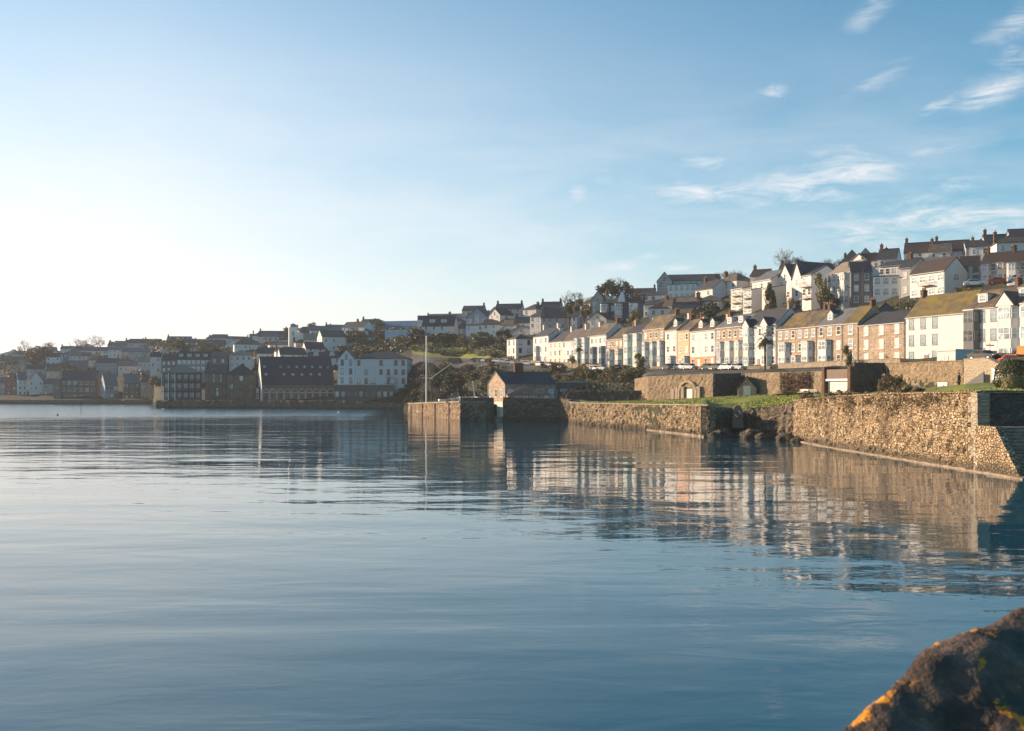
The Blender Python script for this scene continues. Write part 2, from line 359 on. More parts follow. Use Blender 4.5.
# hillside: scrub, grass and bare earth
m, q, b, v = newmat('hill')
n1 = q.noise(v, .06, 6, .65); n2 = q.noise(v, .9, 5, .7); n3 = q.noise(v, .25, 4, .6)
k = q.mix(q.mr(n1.outputs['Fac'], .42, .58), (.022, .030, .010), (.048, .042, .018))
k = q.mix(q.mr(n2.outputs['Fac'], .4, .65), k, (.018, .024, .008)); k = q.mix(q.mr(n3.outputs['Fac'], .58, .7, 0, .5), k, (.10, .085, .035))
q.l(k, b.inputs['Base Color']); b.inputs['Roughness'].default_value = .95; bump(q, b, n2.outputs['Fac'], 1, .5)
m, q, b, v = newmat('lawn')
n1 = q.noise(v, .25, 5, .6); n2 = q.noise(v, 3.0, 5, .7)
k = q.mix(q.mr(n1.outputs['Fac'], .35, .65), (.17, .21, .02), (.27, .27, .035)); k = q.mix(q.mr(n2.outputs['Fac'], .35, .7, 0, .6), k, (.09, .12, .012))
q.l(k, b.inputs['Base Color']); b.inputs['Roughness'].default_value = .9; bump(q, b, n2.outputs['Fac'], .8, .08)
m, q, b, v = newmat('asphalt')
n1 = q.noise(v, .5, 5, .6); n2 = q.noise(v, 20, 2, .6)
q.l(q.mix(q.mr(n1.outputs['Fac'], .3, .7), (.05, .05, .05), (.085, .08, .075)), b.inputs['Base Color']); b.inputs['Roughness'].default_value = .9
bump(q, b, n2.outputs['Fac'], .3, .01)
tag(terrain_sheet('hillside', 0, 10, knots, 6, 'hill', seed=1), kind='structure')
lk = [k for k in knots if 640 <= k <= 1300]
tag(terrain_sheet('lawn', 1, 2, [k for k in knots if 574 <= k <= 1300], 6, 'lawn', .05, 1.0, 1), kind='structure')
tag(terrain_sheet('road', 3, 4, lk, 3, 'asphalt', .06, 0), kind='structure')
tag(terrain_sheet('hillside_road', 3, 4, [k for k in knots if 408 <= k <= 640], 3, 'asphalt', .12, 0), kind='structure')
tag(terrain_sheet('grass_bank', 4, 5, [k for k in knots if 412 <= k <= 508], 6, 'lawn', .10, 1.0, 1), kind='structure')
# water
m, q, b, v = newmat('seawater')
w1 = q.noise(q.mapping(v, rot=(0, 0, R(12)), sc=(.55, 1.0, 1)), .55, 3, .5, .6)
w2 = q.noise(q.mapping(v, rot=(0, 0, R(-14)), sc=(.5, 1.0, 1)), 2.1, 3, .55, .4)
w3 = q.noise(q.mapping(v, rot=(0, 0, R(8)), sc=(.25, .6, 1)), .30, 2, .5)
pat = q.noise(q.mapping(v, rot=(0, 0, R(8)), sc=(.010, .045, 1)), 1.0, 4, .6, .4)
patch = q.mr(pat.outputs['Fac'], .35, .65)
# breeze-ruffled water out in the open harbour beyond the pier
sp_ = q.n('ShaderNodeSeparateXYZ'); q.l(v, sp_.inputs[0])
edge = q.math('ADD', sp_.outputs[1], q.math('MULTIPLY', pat.outputs['Fac'], 110.0))
ruf = q.math('MULTIPLY', q.math('ADD', q.mr(edge, 245, 320, 0, .85, True), q.mr(edge, 90, 200, 0, .15, True)), q.mr(q.math('ADD', sp_.outputs[0], q.math('MULTIPLY', sp_.outputs[1], .1)), -6, -14, 0, 1, True))
w4 = q.noise(q.mapping(v, rot=(0, 0, R(-5)), sc=(.42, 1.0, 1)), .10, 4, .5, .8)
h = q.math('ADD', q.math('MULTIPLY', w1.outputs['Fac'], q.math('ADD', .34, q.math('MULTIPLY', patch, .7))), q.math('MULTIPLY', w2.outputs['Fac'], q.math('ADD', q.math('MULTIPLY', patch, .22), .04)))
h = q.math('ADD', h, q.math('MULTIPLY', w3.outputs['Fac'], 3.0))
h = q.math('ADD', h, q.math('MULTIPLY', w4.outputs['Fac'], 2.8))
bp = q.n('ShaderNodeBump'); bp.inputs['Strength'].default_value = 1.0
q.l(q.math('ADD', .024, q.math('MULTIPLY', ruf, .10)), bp.inputs['Distance'])
q.l(h, bp.inputs['Height']); q.l(bp.outputs[0], b.inputs['Normal'])
b.inputs['Base Color'].default_value = (.005, .070, .110, 1); q.l(q.math('ADD', q.math('MULTIPLY', ruf, .20), q.math('ADD', .004, q.math('MULTIPLY', patch, .02))), b.inputs['Roughness']); b.inputs['IOR'].default_value = 1.45
mb = MB(); mb.quad([(-3500, -60, 0), (3500, -60, 0), (3500, 5000, 0), (-3500, 5000, 0)])
tag(mb.build('sea', 'seawater', fix=False), kind='structure')
# ---------------------------------------------------------------- stone walls
def wall_run(name, label, cat, pts, mat, thick=.8, step=.35, disp=.10, batter=.06, coping=None, group=None, seed=0):
    """pts: (x, y, z bottom, z top) from left to right as seen from its front; front face rough, stones proud"""
    P0 = Vector((pts[0][0], pts[0][1], 0)); st = []
    for (a, b) in zip(pts, pts[1:]):
        L = math.hypot(b[0] - a[0], b[1] - a[1]); n = max(1, int(L / step))
        for i in range(n): st.append([a[j] + (b[j] - a[j]) * i / n for j in range(4)])
    st.append(list(pts[-1]))
    H = max(p[3] - p[2] for p in pts); nz = max(2, int(H / step))
    vs, fs = [], []; N = len(st); rows = nz + 1 + 2
    for i, s in enumerate(st):
        a = st[max(0, i - 1)]; b = st[min(N - 1, i + 1)]
        d = Vector((b[0] - a[0], b[1] - a[1], 0)).normalized(); n = Vector((d.y, -d.x, 0))
        for j in range(nz + 1):
            t = j / nz; z = s[2] + (s[3] - s[2]) * t
            c = Vector((s[0], s[1], z)) + n * (batter * (s[3] - z))
            e = noise.noise(c * .5 + Vector((seed, 0, 0))) * disp * .9 + (noise.cell(Vector((c.x * 1.9, c.y * 1.9, c.z * 2.6))) - .5) * disp
            c += n * e
            if j == nz: c.z += (noise.noise(Vector((c.x * .9, c.y * .9, seed)))) * disp * .8
            vs.append(c - P0)
        top = vs[-1]
        bk = Vector((s[0], s[1], 0)) - n * thick - P0
        vs.append(Vector((bk.x, bk.y, top.z + .02))); vs.append(Vector((bk.x, bk.y, s[2])))
    for i in range(N - 1):
        for j in range(rows - 1):
            a = i * rows + j; fs.append((a, a + rows, a + rows + 1, a + 1))
    fs.append(tuple(range(rows))); fs.append(tuple((N - 1) * rows + k for k in reversed(range(rows))))
    me = bpy.data.meshes.new(name); me.from_pydata([tuple(v) for v in vs], [], fs); me.materials.append(MATS[mat]); me.update()
    bm = bmesh.new(); bm.from_mesh(me); bmesh.ops.recalc_face_normals(bm, faces=bm.faces); bm.to_mesh(me); bm.free()
    o = link(name, me, None, P0); tag(o, label, cat, group)
    if coping:
        mb = MB(); ch, ov, cm = coping
        for (a, b) in zip(pts, pts[1:]):
            A = Vector((a[0], a[1], a[3])) - P0; B = Vector((b[0], b[1], b[3])) - P0
            d = (B - A); d.z = 0; L = d.length; d.normalize(); n = Vector((d.y, -d.x, 0)); k = max(1, int(L / 1.1))
            for i in range(k):
                p = A.lerp(B, i / k + .01 / L); q_ = A.lerp(B, (i + 1) / k - .01 / L); jz = random.uniform(-.02, .03); jo = random.uniform(0, .05)
                f = [p + n * (ov + jo), q_ + n * (ov + jo), q_ - n * (thick + .03), p - n * (thick + .03)]
                i0 = len(mb.v); mb.v += [tuple(v + Vector((0, 0, .005))) for v in f] + [tuple(v + Vector((0, 0, ch + jz))) for v in f]
                for q4 in ((0, 1, 2, 3), (4, 5, 6, 7), (0, 1, 5, 4), (1, 2, 6, 5), (2, 3, 7, 6), (3, 0, 4, 7)): mb.f.append(tuple(i0 + r for r in q4)); mb.m.append(0)
        mb.build('coping', cm, o)
    return o
def W(px, Z, zb, zt): return (X(px, Z), Z, zb, zt)
# far quays
wall_run('quay_wall', 'low dark quay wall below the old houses at the far left edge', 'quay', [W(-500, 659, -1, 2.2), W(0, 551, -1, 2.2), W(153, 521, -1, 2.6)], 'quaystone', 3, 4, .3, 0)
wall_run('quay_wall', 'dark quay wall under the glass fronted building and arched hall', 'quay', [(X(156, 386), 440, -1, 3.0), W(156, 385, -1, 3.0), W(250, 373, -1, 3.0), W(334, 361, -1, 3.2), W(405, 351, -1, 2.2)], 'quaystone', 3, 1.5, .25, .03)
# pier
pier = [(X(408, 250), 250, -1, 3.0), (X(460, 203), 203, -1, 3.8)]
o = wall_run('pier', 'sunlit golden stone pier with timber fender posts in front of the yacht', 'pier', pier, 'pierstone', 5.5, .35, .11, .02, (.28, .12, 'paving'))
A = Vector((pier[0][0], pier[0][1], 0)); B = Vector((pier[1][0], pier[1][1], 0)); dd = (B - A).normalized(); nn = Vector((dd.y, -dd.x, 0))
for i in range(4):
    t = (i + .3) / 4; p = A.lerp(B, t) + nn * .1 - A; top = 3.0 + .8 * t + random.uniform(-.5, .3)
    mb = MB(); mb.box(-.11, .11, -.11, .11, -1, top); mb.build('fender_post', 'pierstone' if i % 3 else 'timber', o, p, math.atan2(dd.y, dd.x))
for i, t in enumerate((.04, .3, .55, .8)):
    p = A.lerp(B, t) - nn * .5; mb = MB(); mb.tube((0, 0, 0), (0, 0, .45), .16, .13, 10); mb.tube((0, 0, .45), (0, 0, .6), .22, .2, 10)
    tag(mb.build('bollard', 'iron', None, (p.x, p.y, 3.0 + .8 * t + .26)), 'small dark iron bollard on top of the golden pier', 'bollard', 'bollards on the pier')
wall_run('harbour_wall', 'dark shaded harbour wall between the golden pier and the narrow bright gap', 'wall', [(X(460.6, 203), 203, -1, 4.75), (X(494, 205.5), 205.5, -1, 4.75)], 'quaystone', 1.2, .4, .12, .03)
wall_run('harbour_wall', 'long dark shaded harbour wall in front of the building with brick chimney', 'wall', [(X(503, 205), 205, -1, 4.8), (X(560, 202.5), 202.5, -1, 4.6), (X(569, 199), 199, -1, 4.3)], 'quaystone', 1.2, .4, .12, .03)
mb = MB(); mb.box(0, 3.4, 0, .25, -1, 3.9); mb.box(-.2, 3.6, -1.2, -.02, -1, .9, 1)
tag(mb.build('gate', ['whitedoor', 'paving'], None, (X(494.4, 208), 208.4, 0), R(-58)), 'narrow pale gate filling the bright gap in the dark harbour wall', 'gate')
wall_run('harbour_wall', 'rough sunlit stone harbour wall running from the dark wall to the square corner', 'wall', [(X(569.5, 198), 198, -1, 3.9), (X(572, 190), 190, -1, 3.75), (X(655, 149.5), 149.5, -1, 3.85), (X(708, 128), 128, -1, 4.0)], 'seastone', 1.0, .3, .2, .05, (.16, .05, 'paving'))
wall_run('harbour_wall', 'dark end wall turning back from the sunlit harbour wall corner', 'wall', [(X(708.3, 128), 128.1, -1, 4.0), (X(734, 137), 137, -1, 3.5)], 'quaystone', 1.0, .35, .2, .04)
wall_run('harbour_wall', 'shaded sloping wall of the little harbour recess below the lawn', 'wall', [(X(734.5, 137.6), 137.6, -1, 3.4), (X(765, 129), 129, -1, 3.75), (X(793, 120.3), 120.3, -1, 4.5)], 'quaystone', 1.0, .35, .3, .08)
wall_run('harbour_wall', 'long sunlit rubble sea wall below the right hand lawn', 'wall', [(X(793.5, 120), 120, -1, 4.65), (X(836, 102), 102, -1, 5.2), (33.2, 90, -1, 5.45), (33.2, 71.3, -1, 5.58)], 'seastone', .9, .20, .14, .04, (.14, .05, 'seastone'))
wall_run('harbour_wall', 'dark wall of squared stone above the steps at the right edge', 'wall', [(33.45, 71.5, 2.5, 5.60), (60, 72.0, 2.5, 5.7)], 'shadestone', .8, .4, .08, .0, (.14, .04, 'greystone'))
wall_run('ledge', 'pale stone ledge along the waterline of the long sea wall', 'ledge', [(X(793, 120.3) - .75, 119, -1, .12), (X(836, 102) - .6, 102, -1, .1), (32.5, 90, -1, .1), (32.55, 71.3, -1, .12), (32.6, 64.0, -1, .12)], 'sandstone', .9, .4, .08, 0)
wall_run('ledge', 'pale stone ledge along the waterline below the square harbour wall corner', 'ledge', [(X(640, 158) - .5, 157, -1, .16), (X(707.0, 127.6) - .45, 127.5, -1, .2)], 'sandstone', .9, .4, .12, 0)
# squared corner of the sea wall
mb = MB(); z_ = -1.0; k_ = 0
while z_ < 5.45:
    hh = random.uniform(.3, .42); e_ = .12 if k_ % 2 else 0; mb.box(33.06 - .03 * random.random(), 33.9, 71.0, 72.0 + e_ * 4, z_, min(5.6, z_ + hh - .02)); z_ += hh; k_ += 1
mb.box(33.1, 33.85, 71.05, 71.95, -1, 5.55)
tag(mb.build('quoin_stack', 'paving'), 'squared corner stones where the long sea wall meets the steps', 'corner stones')
# sea steps
st = empty('sea_steps', (33.04, 71.3, 0), 0, 'stone sea steps going down to the water at the right edge', 'steps')
mb = MB(); n = 15; y0, z0, dz, dy = -2.9, 3.22, .225, .24
mb.box(.45, 16, -2.9, -.05, -1, z0)
for i in range(n): mb.box(.45, 16, y0 - dy * (i + 1), y0 - dy * i, -1, z0 - dz * (i + 1)); 
mb.build('stair_flight', 'greystone', st)
mb = MB()
for i in range(n): mb.box(.42, 16, y0 - dy * (i + 1) - .03, y0 - dy * i - .002, z0 - dz * (i + 1) + .002, z0 - dz * (i + 1) + .05)
mb.build('tread', 'paving', st)
wl = MB()
pts = [(0.0, -1)] + [(0.0, z0 + .05), (-2.9, z0 + .05), (-2.9 - dy * n, z0 - dz * n + .05), (-2.9 - dy * n, -1)]
wl.prism([(y, z) for (y, z) in pts], 0, .44, 'x'); wl.build('side_wall', 'seastone', st)
# garden and road retaining walls
wall_run('retaining_wall', 'sunlit rubble retaining wall with an arched recess below the terrace', 'wall', [(X(634, 206), 206, 3.0, 8.6), (X(648, 192.3), 192.3, 3.5, 8.9), (X(713, 176.3), 176.3, 3.8, 9.1)], 'gardenstone', .7, .45, .1, .03)
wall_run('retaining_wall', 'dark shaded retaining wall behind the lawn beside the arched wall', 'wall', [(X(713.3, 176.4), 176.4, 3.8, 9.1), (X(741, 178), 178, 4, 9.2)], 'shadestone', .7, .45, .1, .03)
wall_run('retaining_wall', 'sunlit retaining wall half covered by brown creeper left of the garage', 'wall', [(X(745, 176.3), 176.3, 4, 9.2), (X(822, 156.3), 156.3, 4.5, 9.1)], 'gardenstone', .7, .45, .1, .03)
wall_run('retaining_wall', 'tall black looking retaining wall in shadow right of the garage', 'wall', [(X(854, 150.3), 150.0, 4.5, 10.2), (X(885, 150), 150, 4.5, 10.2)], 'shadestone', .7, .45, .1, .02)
wall_run('retaining_wall', 'brown rubble retaining wall behind the standing person', 'wall', [(X(885.4, 149.5), 149.5, 4.5, 10.0), (X(963, 128.3), 128.3, 5.4, 9.75)], 'gardenstone', .7, .4, .1, .02, (.12, .05, 'gardenstone'))
cw = []
for i in range(9):
    t = i / 8; px = 963.6 + (1003 - 963.6) * t; Z = 1 / ((1 - t) / 127.8 + t / 118); cw.append(W(px, Z, 5.8, 9.9 - 1.7 * max(0, t - .45) ** 1.7 * 2.2))
wall_run('retaining_wall', 'smooth pale block wall with a curved falling top beside the hedge', 'wall', cw, 'paving', .6, .5, .03, 0, (.1, .04, 'paving'))
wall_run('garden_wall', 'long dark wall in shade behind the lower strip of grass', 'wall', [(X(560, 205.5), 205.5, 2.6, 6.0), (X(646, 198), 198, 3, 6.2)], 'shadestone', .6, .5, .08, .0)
wall_run('garden_wall', 'low terrace garden wall in front of the white terraced houses at the road', 'wall', [(X(520, 322), 322, 12, 16.4), (X(560, 290), 290, 11, 14.8), (X(600, 268), 268, 9, 13.2), (X(645, 248), 248, 8, 12.0)], 'gardenstone', .5, .7, .1, 0)
wall_run('garden_wall', 'low stone garden wall along the front gardens of the middle terrace', 'wall', [(X(p_, rowZ(p_) - 5), rowZ(p_) - 5, 9.5, 12.3 - .35 * min(3, (p_ - 650) / 40)) for p_ in (650, 690, 730, 770)], 'gardenstone', .35, .6, .08, 0, (.1, .04, 'paving'))
wall_run('garden_wall', 'low pale garden wall in front of the stone and mossy roofed terraced houses', 'wall', [(X(p_, rowZ(p_) - 5), rowZ(p_) - 5, 9.5, 11.75) for p_ in (778, 820, 860, 900)], 'paving', .35, .6, .06, 0, (.1, .04, 'paving'))
# arch recess in the first retaining wall (stone ring, dark opening, pale door)
t = (688 - 648) / 65; Zc = 1 / ((1 - t) / 192.3 + t / 176.3); ang = math.atan2(176.3 - 192.3, X(713, 176.3) - X(648, 192.3))
ar = empty('archway', (X(690, Zc) - .45, Zc - .3, 4.4), ang, 'stone archway with a pale door in the sunlit retaining wall', 'archway')
mb = MB(); ro, ri = 2.6, 2.1
for i in range(14):
    a0, a1 = math.pi * i / 14, math.pi * (i + .93) / 14
    pl = [(math.cos(a0) * ri, 1.5 + math.sin(a0) * ri * .8), (math.cos(a0) * ro, 1.5 + math.sin(a0) * ro * .8), (math.cos(a1) * ro, 1.5 + math.sin(a1) * ro * .8), (math.cos(a1) * ri, 1.5 + math.sin(a1) * ri * .8)]
    mb.prism(pl, -.28, .3, 'y')
mb.box(-2.6, -2.1, -.28, .3, 0, 1.5); mb.box(2.1, 2.6, -.28, .3, 0, 1.5); mb.build('arch_ring', 'stone', ar)
mb = MB(); pl = [(-2.1, 0)] + [(math.cos(math.pi * i / 12) * 2.1, 1.5 + math.sin(math.pi * i / 12) * 1.66) for i in range(12, -1, -1)] + [(2.1, 0)]
mb.prism(pl, .05, .12, 'y'); mb.build('back_wall', 'gardenstone', ar)
mb = MB(); mb.box(-.2, 1.3, -.06, .04, 0, 2.0); mb.build('door', 'whitedoor', ar)
for x in (-1.2, -2.95, 3.2):
    mb = MB(); mb.box(x - .4, x + .4, -.32, .05, 0, 2.2); mb.box(x - .5, x + .5, -.4, .1, 2.2, 2.45); mb.build('pier_block', 'paving', ar)
mb = MB(); mb.box(-.45, .45, -.06, .1, 0, 2.1)
tag(mb.build('door', 'door', None, (X(672, 186.3), 185.7, 4.3), ang), 'narrow dark doorway left of the archway in the sunlit wall', 'door')
# gabled store beside the dark retaining wall
gs = empty('garden_store', (X(738, 172), 172, 4.7), R(-12), 'small gabled stone store with a bright white door on the lawn', 'shed')
mb = MB(); mb.prism([(0, 0), (3.1, 0), (3.1, 1.7), (1.55, 3.6), (0, 1.7)], 0, 4, 'y'); mb.build('wall', 'stone', gs)
mb = MB(); mb.prism([(-.2, 1.6), (1.55, 3.75), (3.3, 1.6), (3.3, 1.75), (1.55, 3.95), (-.2, 1.75)], -.15, 4.1, 'y'); mb.build('roof', 'slate', gs)
mb = MB(); mb.prism([(0.9, 0), (2.1, 0), (2.1, 2.2), (.9, 2.2)], -.07, .02, 'y'); mb.build('door', 'whitedoor', gs)
# garage under the terrace
Zg = 153.5; gr = empty('garage', (X(824, 156) - .5, 154.9, 4.95), math.atan2(-5.5, 2.6), 'garage with a white door and brown parapet set in the retaining wall', 'garage')
L = math.hypot(X(854, 150) - X(824, 156), 155.4 - 150)
mb = MB(); mb.box(0, .55, -.25, 3, -.6, 4.7); mb.build('pillar', 'brick', gr); mb = MB(); mb.box(L - .6, L, -.25, 3, -.6, 4.7); mb.build('pillar', 'brick', gr)
mb = MB(); mb.box(.56, L - .61, .5, .7, -.6, 2.75); mb.box(.56, L - .61, .5, 3, 2.75, 3.1); mb.build('wall', 'concrete', gr)
mb = MB(); mb.box(.56, L - .61, -.1, 1.6, 2.55, 2.85); mb.build('lintel', 'frame', gr)
mb = MB(); mb.box(.56, L - .61, .0, .3, 2.86, 4.3); mb.build('parapet', 'vine', gr)
mb = MB(); w_ = (L - 1.3) / 2
for s in (0, 1):
    for k_ in range(5): mb.box(.75 + s * w_ + .02, .75 + (s + 1) * w_ - .02, .32, .38, .02 + k_ * .5, .5 + k_ * .5)
mb.build('door', 'whitedoor', gr)
# ---------------------------------------------------------------- houses
_wm = {}
def win_meshes(w, h, fm, gm):
    k = (round(w, 2), round(h, 2), fm, gm)
    if k not in _wm:
        a = MB(); t = .07; x0, x1 = -w / 2, w / 2
        a.box(x0 - t, x0, -.06, .02, -t, h + t); a.box(x1, x1 + t, -.06, .02, -t, h + t); a.box(x0, x1, -.06, .02, h, h + t); a.box(x0, x1, -.06, .02, -t, 0)
        a.box(x0, x1, -.045, .01, h * .5 - .03, h * .5 + .03)
        if w > 1.3: a.box(-.03, .03, -.044, .01, 0, h * .5 - .031); a.box(-.03, .03, -.044, .01, h * .5 + .031, h)
        a.box(x0 - .14, x1 + .14, -.15, -.061, -t - .09, -t)
        b = MB(); b.quad([(x0, -.018, 0), (x1, -.018, 0), (x1, -.018, h), (x0, -.018, h)])
        _wm[k] = (a.fix(a.mesh('window', fm)), b.mesh('pane', gm))
    return _wm[k]
WR = random.Random(4)
def add_window(par, x, y, z, w, h, rz=0, fm='frame', gm='glass', split=True):
    if gm == 'glass': gm = WR.choice(['glass', 'glass', 'paleglass', 'curtain'])
    me, pm = win_meshes(w, h, fm, gm)
    o = link('window', me, par, (x, y, z), rz)
    link('pane', pm, o)
    return o
def chimney(par, x, y, z, s=1.0, mat='brick', pots=3):
    mb = MB(); a, b = .30 * s, .55 * s; hh = 1.05 * s
    mb.box(x - a, x + a, y - b, y + b, z - 2.2, z + hh); mb.box(x - a - .09, x + a + .09, y - b - .09, y + b + .09, z + hh, z + hh + .16)
    for i in range(pots):
        yy = y + (i - (pots - 1) / 2) * b * 1.3 / max(1, pots - 1) if pots > 1 else y
        mb.tube((x, yy, z + hh + .16), (x, yy, z + hh + .62), .14 * s, .11 * s, 7, 1)
    mb.build('chimney', [mat, 'pot'], par)
def bay(par, cx, bw, floors, fh, mat, gm='paleglass', fm='frame', top='lead', d=.95, z0=0.0, gable=False):
    h = floors * fh - .25
    plan = [(cx - bw / 2, 0.02), (cx - bw / 2 + .5, -d), (cx + bw / 2 - .5, -d), (cx + bw / 2, 0.02)]
    mb = MB(); mb.prism(plan, z0 - 1.5, z0 + h, 'z'); o = mb.build('bay', mat, par)
    r = MB()
    if gable:
        r.prism([(cx - bw / 2 - .05, z0 + h), (cx + bw / 2 + .05, z0 + h), (cx, z0 + h + bw * .62)], -d - .1, 2.2, 'y', 0)
        q_ = MB(); q_.prism([(cx - bw / 2 - .2, z0 + h - .1), (cx, z0 + h + bw * .62 + .12), (cx + bw / 2 + .2, z0 + h - .1), (cx + bw / 2 + .2, z0 + h + .08), (cx, z0 + h + bw * .62 + .32), (cx - bw / 2 - .2, z0 + h + .08)], -d - .2, 2.6, 'y')
        q_.build('bay_roof', 'slate', o); r.build('bay_gable', mat, o)
    else:
        r.prism([(cx - bw / 2 - .12, .03), (cx - bw / 2 + .42, -d - .14), (cx + bw / 2 - .42, -d - .14), (cx + bw / 2 + .12, .03)], z0 + h, z0 + h + .2, 'z'); r.build('bay_roof', top, o)
    for f in range(floors):
        zb = z0 + f * fh + fh * .30; zt = z0 + (f + 1) * fh - fh * .17
        g_ = MB(); fr = MB()
        for (a, b) in zip(plan, plan[1:]):
            A = Vector((a[0], a[1], 0)); B = Vector((b[0], b[1], 0)); dv = (B - A); Ln = dv.length; dv.normalize(); nv = Vector((dv.y, -dv.x, 0))
            p = A + dv * .12 + nv * .03; q_ = B - dv * .12 + nv * .03
            g_.quad([(p.x, p.y, zb), (q_.x, q_.y, zb), (q_.x, q_.y, zt), (p.x, p.y, zt)])
            nm = 3 if Ln > 1.4 else 2
            for i in range(nm):
                c = p.lerp(q_, i / (nm - 1)); fr.box(c.x - .045, c.x + .045, c.y - .045, c.y + .045, zb, zt)
            m_ = (p + q_) / 2; fr.quad([(p + nv * .03)[:2] + ((zb + zt) / 2 - .04,), (q_ + nv * .03)[:2] + ((zb + zt) / 2 - .04,), (q_ + nv * .03)[:2] + ((zb + zt) / 2 + .04,), (p + nv * .03)[:2] + ((zb + zt) / 2 + .04,)])
        g_.build('window', [gm], o, fix=False); fr.build('window_frame', [fm], o)
def H(label, pL, pR, yb, ye, Z=None, ang=-65, d=8, rise=2.6, roof='side', wall='white', rf='slate', cols=2, rows=2, chim='', bays=(), dorm=(), side=0, sidef=None,
      cat='house', name='house', door=None, win=(.85, 1.35), fm='frame', gm='glass', down=5, grp=None, cm='brick', skip=(), balc=(), gutter=True, over=.25, plinth=None, groundfloor=None, upper=None):
    Z = rowZ(pL) if Z is None else Z
    A = Vector((X(pL, Z), Z, 0)); dr = Vector((math.cos(R(ang)), math.sin(R(ang)), 0)); k = (pR - 512) / F
    wd = (k * A.y - A.x) / (dr.x - k * dr.y); Bc = A + dr * wd
    Zm = (A.y + Bc.y) / 2; z0 = zpx(yb, Zm); h = zpx(ye, Zm) - z0
    root = empty(name, (A.x, A.y, z0), R(ang), label, cat, grp)
    mb = MB(); D = down; w_ = wd
    if roof == 'gable':
        prof = [(0, -D), (w_, -D), (w_, h), (w_ / 2, h + rise), (0, h)]; mb.prism(prof, 0, d, 'y')
    elif roof == 'side': mb.prism([(0, -D), (0, h), (d / 2, h + rise), (d, h), (d, -D)], 0, w_, 'x')
    elif roof == 'mono': mb.prism([(0, -D), (0, h), (d, h + rise), (d, -D)], 0, w_, 'x')
    elif roof == 'flat': mb.box(0, w_, 0, d, -D, h)
    else: mb.box(0, w_, 0, d, -D, h)
    mb.build('wall', wall, root)
    if groundfloor:
        q_ = MB(); q_.box(.02, w_ - .02, -.05, -.004, -.5, h / rows - .1); q_.build('ground_floor_front', groundfloor, root)
    if upper:
        q_ = MB(); q_.box(.02, w_ - .02, -.05, -.004, h * (rows - 1) / rows, h - .02); q_.build('upper_front', upper, root)
    t = .16; r = MB(); o_ = over
    if roof == 'gable':
        s = rise / (w_ / 2); r.prism([(-o_, h - o_ * s + .02), (w_ / 2, h + rise + .02), (w_ + o_, h - o_ * s + .02), (w_ + o_, h - o_ * s + t + .05), (w_ / 2, h + rise + t + .08), (-o_, h - o_ * s + t + .05)], -o_, d + o_, 'y')
    elif roof == 'side':
        s = rise / (d / 2); r.prism([(-o_, h - o_ * s + .02), (d / 2, h + rise + .02), (d + o_, h - o_ * s + .02), (d + o_, h - o_ * s + t + .05), (d / 2, h + rise + t + .08), (-o_, h - o_ * s + t + .05)], -.03 if over < .2 else -o_ * .6, w_ + (.03 if over < .2 else o_ * .6), 'x')
    elif roof == 'mono': r.prism([(-o_, h - .05), (d + .1, h + rise + .02), (d + .1, h + rise + .2), (-o_, h + .14)], -.1, w_ + .1, 'x')
    elif roof == 'flat': r.box(-.15, w_ + .15, -.15, d + .15, h + .002, h + .25)
    elif roof == 'hip':
        e = o_ + .1; m_ = min(w_, d) / 2; i0 = len(r.v)
        if w_ >= d: rd = [(m_, d / 2), (w_ - m_, d / 2)]
        else: rd = [(w_ / 2, m_), (w_ / 2, d - m_)]
        r.v += [(-e, -e, h), (w_ + e, -e, h), (w_ + e, d + e, h), (-e, d + e, h), (-e, -e, h + .12), (w_ + e, -e, h + .12), (w_ + e, d + e, h + .12), (-e, d + e, h + .12), (rd[0][0], rd[0][1], h + rise), (rd[1][0] + .01, rd[1][1] + .01, h + rise)]
        if w_ >= d: fs = [(4, 5, 9, 8), (5, 6, 9), (6, 7, 8, 9), (7, 4, 8)]
        else: fs = [(4, 5, 8), (5, 6, 9, 8), (6, 7, 9), (7, 4, 8, 9)]
        for f in fs + [(3, 2, 1, 0), (0, 1, 5, 4), (1, 2, 6, 5), (2, 3, 7, 6), (3, 0, 4, 7)]: r.f.append(f); r.m.append(0)
    ro = r.build('roof', rf, root)
    if gutter and roof in ('side', 'mono') and Zm < 300:
        gm_ = MB(); gm_.box(-.02, w_ + .02, -o_ - .14, -o_ - .02, h - o_ * (rise / (d / 2)) - .02, h - o_ * (rise / (d / 2)) + .10); gm_.tube((w_ - .15, -.1, -.5), (w_ - .15, -.1, h - .2), .05, .05, 5); gm_.build('gutter', 'lead', root)
    zr = h + rise; yr = d / 2
    for i, c in enumerate(chim):
        sc = 1.0 if Zm < 260 else 1.15
        if roof in ('side', 'hip', 'mono', 'flat'):
            cx, cy = {'L': (.45, yr), 'R': (w_ - .45, yr), 'M': (w_ / 2, yr), 'l': (.45, d * .22), 'r': (w_ - .45, d * .22), 'm': (w_ / 2, d * .22)}[c]
            zz = zr if c in 'LRM' else h + rise * .5
            if roof == 'hip': zz -= .6
        else: cx, cy, zz = {'L': (w_ * .3, d * .3, h + rise * .6), 'R': (w_ * .7, d * .6, h + rise * .6), 'M': (w_ / 2, d * .5, zr)}[c if c in 'LRM' else 'M']
        chimney(ro, cx, cy, zz, sc, cm, 3)
    fh = h / rows; occ = []
    for bspec in bays:
        fx, bw, fl, bm_ = bspec[:4]; kw = bspec[4] if len(bspec) > 4 else {}
        bay(root, fx * w_, bw, fl, fh, bm_, **kw); occ.append((fx * w_ - bw / 2, fx * w_ + bw / 2, fl))
